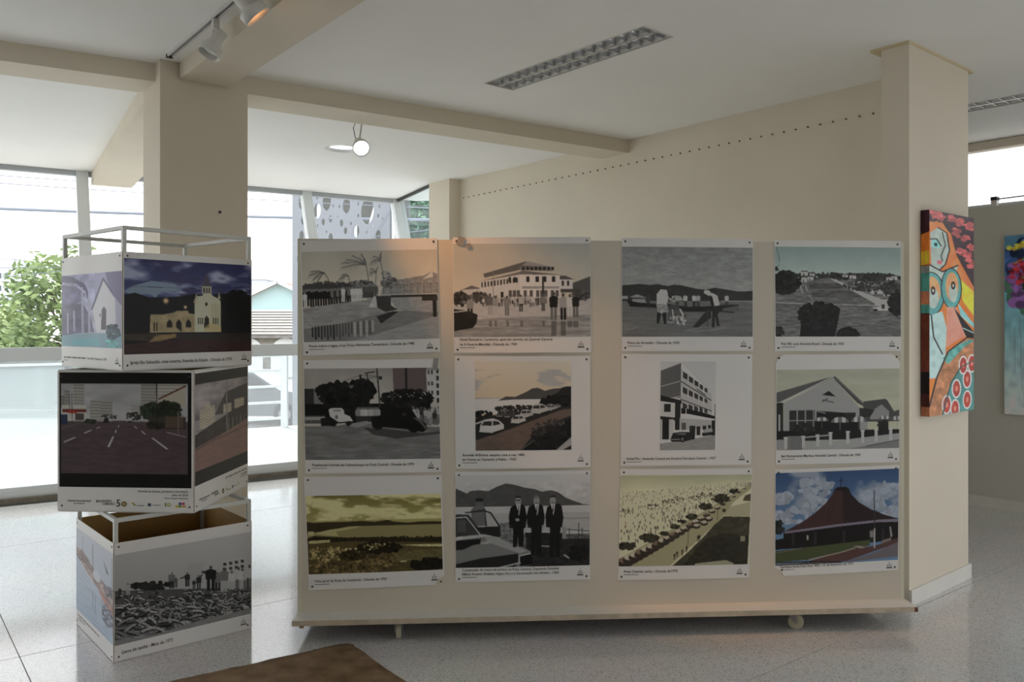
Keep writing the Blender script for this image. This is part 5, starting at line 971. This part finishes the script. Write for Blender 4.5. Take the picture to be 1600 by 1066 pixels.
# ------------------------------------------------------------------ doormat
mc = flo(545, 1007); md1 = Vector((-.84, -.542, 0)); md2 = Vector((.60, -.80, 0))
mt = thing('doormat', mc + md1 * .8 + md2 * .6, 'brown coir doormat on the terrazzo before the photo board', 'doormat')
random.seed(5)
coir = mat('brown_coir', (150, 124, 96), .95, rgb2=(114, 90, 62), scale=9, bump=.6, bscale=240)
b_ = MB(); N1, N2 = 40, 30; md1n = md1; Pm = []
for j in range(N2 + 1):
    for i in range(N1 + 1):
        s, t_ = i / N1, j / N2; rr = .04
        e = random.uniform(-.004, .004) if i in (0, N1) or j in (0, N2) else 0
        q = mc + md1 * (1.7 * s + e) + md2 * (1.15 * t_ + e)
        if (i, j) == (0, 0): q += (md1 + md2) * .012
        Pm.append(q + Vector((0, 0, .011 + random.uniform(-.0012, .0012))))
nn = len(Pm); Pm += [Vector((q.x, q.y, .0008)) for q in Pm]
ix = lambda i, j, l: l * nn + j * (N1 + 1) + i
fs = [(ix(i, j, 0), ix(i + 1, j, 0), ix(i + 1, j + 1, 0), ix(i, j + 1, 0)) for j in range(N2) for i in range(N1)]
bdr = [(i, 0) for i in range(N1)] + [(N1, j) for j in range(N2)] + [(i, N2) for i in range(N1, 0, -1)] + [(0, j) for j in range(N2, 0, -1)]
for a, c in zip(bdr, bdr[1:] + bdr[:1]): fs.append((ix(*c, 0), ix(*a, 0), ix(*a, 1), ix(*c, 1)))
b_.add(Pm, fs).build('mat_body', coir, mt, smooth=True)
b_ = MB()
for _ in range(9000):
    s, t_ = random.random(), random.random()
    q = mc + md1 * 1.7 * s + md2 * 1.15 * t_ + Vector((0, 0, .010)); dx, dy = random.uniform(-.006, .006), random.uniform(-.006, .006); wv = Vector((random.uniform(-1, 1), random.uniform(-1, 1), 0)).normalized() * .0012
    b_.add([q - wv, q + wv, q + Vector((dx, dy, random.uniform(.003, .008)))], [(0, 1, 2)])
tag(b_.build('pile', coir, mt), kind='stuff')
# ------------------------------------------------------------------ outside: terrace, street, neighbours
ST = -1.2
pave = mat('pale_terrace_paving', (196, 195, 193), .7, noise=.06, scale=2)
street_m = mat('street_concrete', (138, 137, 134), .9, noise=.12, scale=.6)
tag(MB().prism([(-90, 2), (90, 2), (90, 260), (-90, 260)], ST - .2, ST).build('ground_street', street_m), kind='structure')
def fo(s, n, z): p = FB + FD * s + FN * n; return Vector((p.x, p.y, z))
tq = [fo(-9, .07, 0), fo(7.5, .07, 0), fo(7.5, 4.1, 0), fo(-9, 4.1, 0)]
tag(MB().prism([(p.x, p.y) for p in tq], ST, -.02).build('floor_terrace', pave), kind='structure')
# second piece of ground all round the building
tag(MB().prism([(-90, -90), (90, -90), (90, 2), (-90, 2)], ST - .2, ST).build('ground_yard', street_m), kind='structure')
# glass balustrade along the terrace edge and a barred railing
bal = thing('glass_balustrade', fo(-3, 4.0, -.02), 'clear glass balustrade with slim posts along the terrace edge', 'balustrade')
gpan = glass_mat('balustrade_glass', (.80, .86, .87), haze=.12)
s_post = 1.02
for k in range(6):
    a, b = s_post - 1.55 * (k + 1), s_post - 1.55 * k
    pane_quad('pane', [fo(a + .02, 4.0, .06), fo(b - .09, 4.0, .06), fo(b - .09, 4.0, .98), fo(a + .02, 4.0, .98)], gpan, bal, .012)
    MB().bar(fo(a, 4.0, -.02), fo(a, 4.0, 1.0), .035, .035).build('post', mat('dark_post', (96, 98, 100), .4), bal)
MB().bar(fo(s_post - 1.55 * 6, 4.0, 1.01), fo(s_post - .10, 4.0, 1.01), .05, .03).build('handrail', frame_w, bal)
rl = thing('barred_railing', fo(s_post, 4.0, -.02), 'white horizontal-bar railing with a stout post beside the glass balustrade', 'railing')
MB().bar(fo(s_post, 4.0, -.02), fo(s_post, 4.0, 1.12), .09, .09).build('post', frame_w, rl)
for z in (.12, .36, .6, .84, 1.06): MB().bar(fo(s_post + .05, 4.0, z), fo(s_post + 1.3, 4.0, z), .035, .035).build('bar', frame_w, rl)
MB().bar(fo(s_post + 1.3, 4.0, -.02), fo(s_post + 1.3, 4.0, 1.12), .09, .09).build('post', frame_w, rl)
# perforated screen
pe = Vector((-.6486, .7612, 0)); po = Vector((-1.62, 10.98, 0))
random.seed(11)
hs = []
for x, y, h in ((335, 250, 78), (505, 285, 68), (685, 333, 112), (590, 505, 55), (255, 330, 68), (305, 425, 32), (368, 400, 33), (463, 435, 33), (497, 502, 33), (607, 272, 18), (607, 370, 18), (545, 440, 16), (445, 292, 16), (434, 386, 16), (433, 215, 18), (391, 288, 15), (792, 288, 18), (780, 372, 18), (732, 462, 18), (683, 515, 16), (255, 215, 18), (260, 458, 16), (333, 510, 16), (370, 560, 40), (780, 540, 46), (820, 398, 12), (882, 300, 18), (900, 420, 65), (545, 190, 14), (770, 205, 20), (830, 235, 12), (120, 255, 65), (130, 410, 42), (118, 545, 45)):
    k = (450 + x / 5.517 - 800) / F; t_ = -(1.62 + 10.98 * k) / (.6486 + .7612 * k); Yp = 10.98 + .7612 * t_      # where that sight line meets the screen
    r = h / 5.517 / F * Yp; z = EYE + (HOR - 270 - y / 5.517) / F * Yp
    if t_ - r > .03 and t_ + r < 2.87 and all(math.hypot(t_ - a, z - b) > r + c + .015 for a, b, c in hs): hs.append((t_, z, r))
for _ in range(500):
    x, z, r = random.uniform(.12, 2.8), random.uniform(-.9, 4.3), random.choice([.05, .06, .08, .1, .15, .2])
    if 2.65 < z < 3.75: continue
    if x - r > .04 and x + r < 2.85 and z + r < 4.4 and all(math.hypot(x - a, z - b) > r + c + .05 for a, b, c in hs): hs.append((x, z, r))
    if len(hs) > 110: break
sc = thing('perforated_screen', po + pe * 1.6 + Vector((0, 0, ST)), 'white sheet metal screen punched with round holes outside the glazing', 'screen')
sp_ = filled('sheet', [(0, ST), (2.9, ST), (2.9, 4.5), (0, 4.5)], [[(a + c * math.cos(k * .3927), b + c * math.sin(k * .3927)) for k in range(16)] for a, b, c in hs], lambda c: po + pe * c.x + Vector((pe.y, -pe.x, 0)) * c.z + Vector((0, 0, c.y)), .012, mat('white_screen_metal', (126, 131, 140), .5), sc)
bk = Vector((pe.y, -pe.x, 0)) * .05
for a in (1.02, 2.1, .02, 2.88): MB().bar(po + pe * a + bk + Vector((0, 0, ST)), po + pe * a + bk + Vector((0, 0, 4.5)), .05, .05, up=pe).build('upright', frame_w, sc)
MB().bar(po + pe * .25 + bk * 1.8 + Vector((0, 0, 3.6)), po + pe * 1.0 + bk * 1.8 + Vector((0, 0, 2.3)), .05, .05).build('brace', frame_w, sc)
# neighbours
def building(name, x0, x1, y0, y1, z1, m, label, wins=(), roof=None):
    t = thing(name, ((x0 + x1) / 2, (y0 + y1) / 2, ST), label, 'building')
    MB().prism([(x0, y0), (x1, y0), (x1, y1), (x0, y1)], ST, z1).build('walls', m, t)
    MB().prism([(x0 - .15, y0 - .15), (x1 + .15, y0 - .15), (x1 + .15, y1 + .15), (x0 - .15, y1 + .15)], z1, z1 + .18).build('roof_slab', mat('roof_grey', (150, 150, 150), .8), t)
    for (a, b, z, h) in wins:
        wi = MB().box((a, y0 - .02, z), (b, .06, h)).build('window', frame_w, t)
        MB().box((a, y0 - .05, z), (b - .12, .02, h - .12)).build('pane', mat('far_glass', (70, 82, 92), .1), wi)
    return t
building('grey_building', -5.05, -2.78, 19.5, 22.5, 5.2, mat('grey_render', (92, 94, 92), .8, noise=.08, scale=1), 'plain grey building seen through the holes of the perforated screen', [(-3.9, .9, 1.2, 1.2)])
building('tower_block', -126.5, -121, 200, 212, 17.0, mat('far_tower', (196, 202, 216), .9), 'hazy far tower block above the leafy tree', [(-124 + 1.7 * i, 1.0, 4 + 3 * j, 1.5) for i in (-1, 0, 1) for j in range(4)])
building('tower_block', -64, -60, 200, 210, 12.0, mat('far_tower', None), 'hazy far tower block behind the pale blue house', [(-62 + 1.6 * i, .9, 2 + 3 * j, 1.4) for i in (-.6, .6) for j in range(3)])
def gable_house(cx, y0, w_, dp, ze, zr, wall_m, roof_m, label):
    t = thing('gabled_house', (cx, y0 + dp / 2, ST), label, 'house')
    x0, x1 = cx - w_ / 2, cx + w_ / 2
    MB().add([(x0, y0, ST), (x1, y0, ST), (x1, y0, ze), (cx, y0, zr), (x0, y0, ze), (x0, y0 + dp, ST), (x1, y0 + dp, ST), (x1, y0 + dp, ze), (cx, y0 + dp, zr), (x0, y0 + dp, ze)], [(0, 1, 2, 3, 4), (9, 8, 7, 6, 5), (1, 6, 7, 2), (5, 0, 4, 9)]).build('walls', wall_m, t)
    for sg in (-1, 1):
        e = Vector((cx + sg * (w_ / 2 + .5), 0, ze - .5 * (zr - ze) / (w_ / 2))); r = Vector((cx, 0, zr)); up = Vector((0, 0, .18))
        q = [Vector((r.x, y0 - .5, r.z)), Vector((e.x, y0 - .5, e.z)), Vector((e.x, y0 + dp + .5, e.z)), Vector((r.x, y0 + dp + .5, r.z))]
        rf = MB().hexa([a + Vector((0, 0, .01)) for a in q] + [a + up for a in q]).build('roof', roof_m, t)
        for k in range(1, 9): MB().bar(q[0].lerp(q[1], k / 9.) + up, q[3].lerp(q[2], k / 9.) + up, .12, .05).build('tile_row', roof_m, rf)
        MB().bar(q[0] + up * .5 + Vector((0, -.04, 0)), q[1] + up * .5 + Vector((0, -.04, 0)), .08, .24).build('bargeboard', frame_w, t)
    for dx in (-w_ * .25, w_ * .25):
        wi = MB().box((cx + dx, y0 - .03, ze - 1.2), (1.2, .1, 1.0)).build('window', frame_w, t); MB().box((cx + dx, y0 - .09, ze - 1.2), (1.0, .02, .8)).build('pane', mat('far_glass', None), wi)
    return t
gable_house(-16.9, 60, 7.4, 9, 2.7, 4.45, mat('pale_blue_wall', (186, 214, 216), .8), mat('terracotta_roof', (196, 150, 138), .8, noise=.2, scale=2), 'pale blue house with a pinkish gabled roof across the street')
gable_house(-6.2, 75, 9, 8, 3.6, 4.6, mat('cream_far_wall', (214, 208, 196), .8), mat('terracotta_roof', None), 'cream house with a gabled roof beyond the pale blue house')
lowr = thing('tiled_lean_to', (-13, 44, ST), 'low grey-tiled outbuilding with white arches in front of the pale blue house', 'outbuilding')
MB().prism([(-20, 42), (-8, 42), (-8, 47), (-20, 47)], ST, .85).build('walls', mat('rubble_stone', (150, 144, 134), .9, noise=.35, scale=4, bump=.4, bscale=8), lowr)
MB().hexa([(-20.3, 41.6, .80), (-7.7, 41.6, .80), (-7.7, 47, 2.15), (-20.3, 47, 2.15), (-20.3, 41.6, .95), (-7.7, 41.6, .95), (-7.7, 47, 2.3), (-20.3, 47, 2.3)]).build('roof', mat('grey_tiles', (158, 154, 150), .85, noise=.35, scale=3), lowr)
for k in range(9): MB().bar((-20.3, 41.6 + .6 * k, .97 + .15 * k), (-7.7, 41.6 + .6 * k, .97 + .15 * k), .1, .06).build('tile_row', mat('grey_tiles_dark', (120, 116, 112), .85), lowr)
for cx in (-13.4, -11.5, -15.3):
    g = MB(); n = 14; g.add([(cx - .75, 41.95, ST), (cx + .75, 41.95, ST)] + [(cx + .75 * math.cos(math.pi * k / n), 41.95, .05 + .75 * math.sin(math.pi * k / n)) for k in range(n + 1)], [(0, 1) + tuple(range(2, n + 3))]); g.build('arch', mat('arch_white', (236, 236, 236), .7), lowr)
# boundary wall across the street, panel by panel
fw_ = thing('boundary_wall', (-18, 24.5, ST), 'grey panelled boundary wall across the street', 'wall')
for k in range(7): MB().box((-26.5 + 2.42 * k, 24.5, (ST + .42) / 2), (2.38, .16, .42 - ST)).build('panel', mat('grey_panel', (104, 109, 109), .7, noise=.08, scale=1), fw_)
for k in range(8): MB().box((-27.7 + 2.42 * k, 24.45, (ST + .45) / 2), (.06, .2, .45 - ST)).build('post', mat('dark_joint', (84, 86, 88), .6), fw_)
MB().box((-19.2, 24.4, ST + .1), (17.2, .5, .2)).build('kerb', mat('kerb', (140, 138, 134), .9), fw_)
# trees
def leaf_tree(x, y, zc, r, label, n=5200, seed=1, sz=.17, c1=(112, 136, 86), c2=(160, 180, 118), trunk_r=.16):
    rnd = random.Random(seed); t = thing('leafy_tree', (x, y, ST), label, 'tree')
    bk_ = mat('tree_bark', (98, 84, 70), .9, noise=.3, scale=6)
    MB().tube([(x, y, ST), (x + .1, y, (ST + zc) / 2), (x + .05, y, zc)], [trunk_r, trunk_r * .8, trunk_r * .4], 8).build('trunk', bk_, t, smooth=True)
    cl = []
    for k in range(26):
        a, e, q = rnd.random() * 6.283, math.asin(rnd.uniform(-.7, 1)), r * rnd.uniform(.45, .9)
        cl.append((Vector((x + q * math.cos(a) * math.cos(e), y + q * math.sin(a) * math.cos(e), zc + q * .85 * math.sin(e))), r * rnd.uniform(.25, .42)))
    for c, q in cl[:9]: MB().tube([(x + .05, y, zc - r * .6), (Vector((x, y, zc - r * .3)) + c) / 2, c], [trunk_r * .4, trunk_r * .25, .02], 6).build('branch', bk_, t, smooth=True)
    b = MB()
    for i in range(n):
        c, q = cl[i % len(cl)]; d = Vector((rnd.gauss(0, 1), rnd.gauss(0, 1), rnd.gauss(0, 1))).normalized() * q * rnd.random() ** .4
        p = c + d; u = Vector((rnd.gauss(0, 1), rnd.gauss(0, 1), rnd.gauss(0, .6))).normalized(); v = u.cross(Vector((rnd.gauss(0, 1), rnd.gauss(0, 1), rnd.gauss(0, 1)))).normalized(); s = sz * rnd.uniform(.6, 1.2)
        b.add([p - u * s, p + v * s * .4, p + u * s, p - v * s * .4], [(0, 1, 2, 3)])
    tag(b.build('foliage', mat('leaves_%d' % seed, c1, .6, rgb2=c2, scale=1.2), t), kind='stuff')
leaf_tree(-14.6, 27.5, 1.55, 2.5, 'broad light-green tree behind the grey boundary wall', seed=3)
leaf_tree(-20.6, 31, 1.3, 2.4, 'light-green tree further along the grey boundary wall', seed=4)
leaf_tree(-3.0, 27, 4.1, 2.4, 'dark bluish-green tree beyond the perforated screen', seed=6, c1=(52, 92, 72), c2=(92, 136, 96))
# parked car
def car(x, y):
    t = thing('parked_car', (x, y, ST), 'silver hatchback car parked across the street behind the balustrade', 'car')
    pr = [(-2.0, .25), (2.0, .25), (2.08, .55), (2.0, .82), (1.15, .95), (.45, 1.42), (-1.0, 1.46), (-1.75, 1.0), (-2.05, .85)]
    W = .82; n = len(pr)
    vs = [(x + a, y - W, ST + b) for a, b in pr] + [(x + a, y + W, ST + b) for a, b in pr]
    MB().add(vs, [tuple(range(n)), tuple(range(2 * n - 1, n - 1, -1))] + [((i + 1) % n, i, n + i, n + (i + 1) % n) for i in range(n)]).build('body', mat('car_silver', (112, 116, 122), .25, metal=.6), t)
    wpts = [(1.0, .97), (.42, 1.36), (-.95, 1.39), (-1.5, 1.02)]
    for sg in (-1, 1): MB().add([(x + a, y + sg * (W + .005), ST + b) for a, b in wpts], [(0, 1, 2, 3) if sg < 0 else (3, 2, 1, 0)]).build('side_window', mat('car_glass', (30, 36, 42), .08), t)
    for a in (-1.3, 1.3):
        for sg in (-1, 1):
            wl = MB().tube([(x + a, y + sg * (W - .16), ST + .3), (x + a, y + sg * (W + .02), ST + .3)], .3, 18).build('wheel', mat('tyre', (28, 28, 30), .8), t)
            MB().tube([(x + a, y + sg * (W - .1), ST + .3), (x + a, y + sg * (W + .03), ST + .3)], .17, 12).build('hubcap', mat('zinc', None), wl)
    MB().box((x + 2.04, y - .5, ST + .68), (.06, .35, .14)).build('headlight', mat('lamp_glass', (230, 232, 235), .1), t)
car(-7.4, 23.0)
# overhead cables
def cable(pts, r, label):
    tag(MB().tube(pts, r, 6).build('overhead_cable', mat('cable_grey', (128, 136, 150), .7)), label, 'cable', 'overhead street cables')
def span(u0, v0, u1, v1, Y, r, label, sag=.12):
    a, b = px(u0, v0, Y), px(u1, v1, Y); cable([a.lerp(b, k / 12.) - Vector((0, 0, sag * 4 * (k / 12.) * (1 - k / 12.))) for k in range(13)], r, label)
poles = []
LB_ = 'overhead street cable crossing the bright sky'
span(-420, 305, 900, 345, 16, .030, 'thick overhead street cable crossing the sky above the trees')
span(-420, 240, 900, 322, 16.3, .009, 'thin overhead street cable, upper of a close parallel pair'); span(-420, 252, 900, 334, 16.3, .009, 'thin overhead street cable, lower of a close parallel pair')
span(-420, 470, 900, 330, 17.5, .008, 'thin overhead street cable slanting across the thick one'); span(-420, 418, 900, 395, 17, .007, 'thin low overhead street cable just above the rooftops')
for u, Y in ((-420, 16.6), (900, 16.6)):
    c = px(u, 300, Y); pl = thing('utility_pole', (c.x, c.y, ST), 'concrete utility pole beside the %s' % ('leafy boundary trees' if u < 0 else 'grey building'), 'pole')
    MB().tube([(c.x, c.y, ST), (c.x, c.y, 5.4)], [.16, .11], 12).build('shaft', mat('pole_concrete', (150, 148, 144), .9), pl); MB().box((c.x, c.y - .1, 4.0), (.1, 1.9, .1)).build('crossarm', mat('pole_concrete', None), pl)
c_a, c_b = px(1380, 196, 15), px(1760, 150, 13)
cable([c_a.lerp(c_b, k / 8.) for k in range(9)], .008, 'thin cable outside the high window')
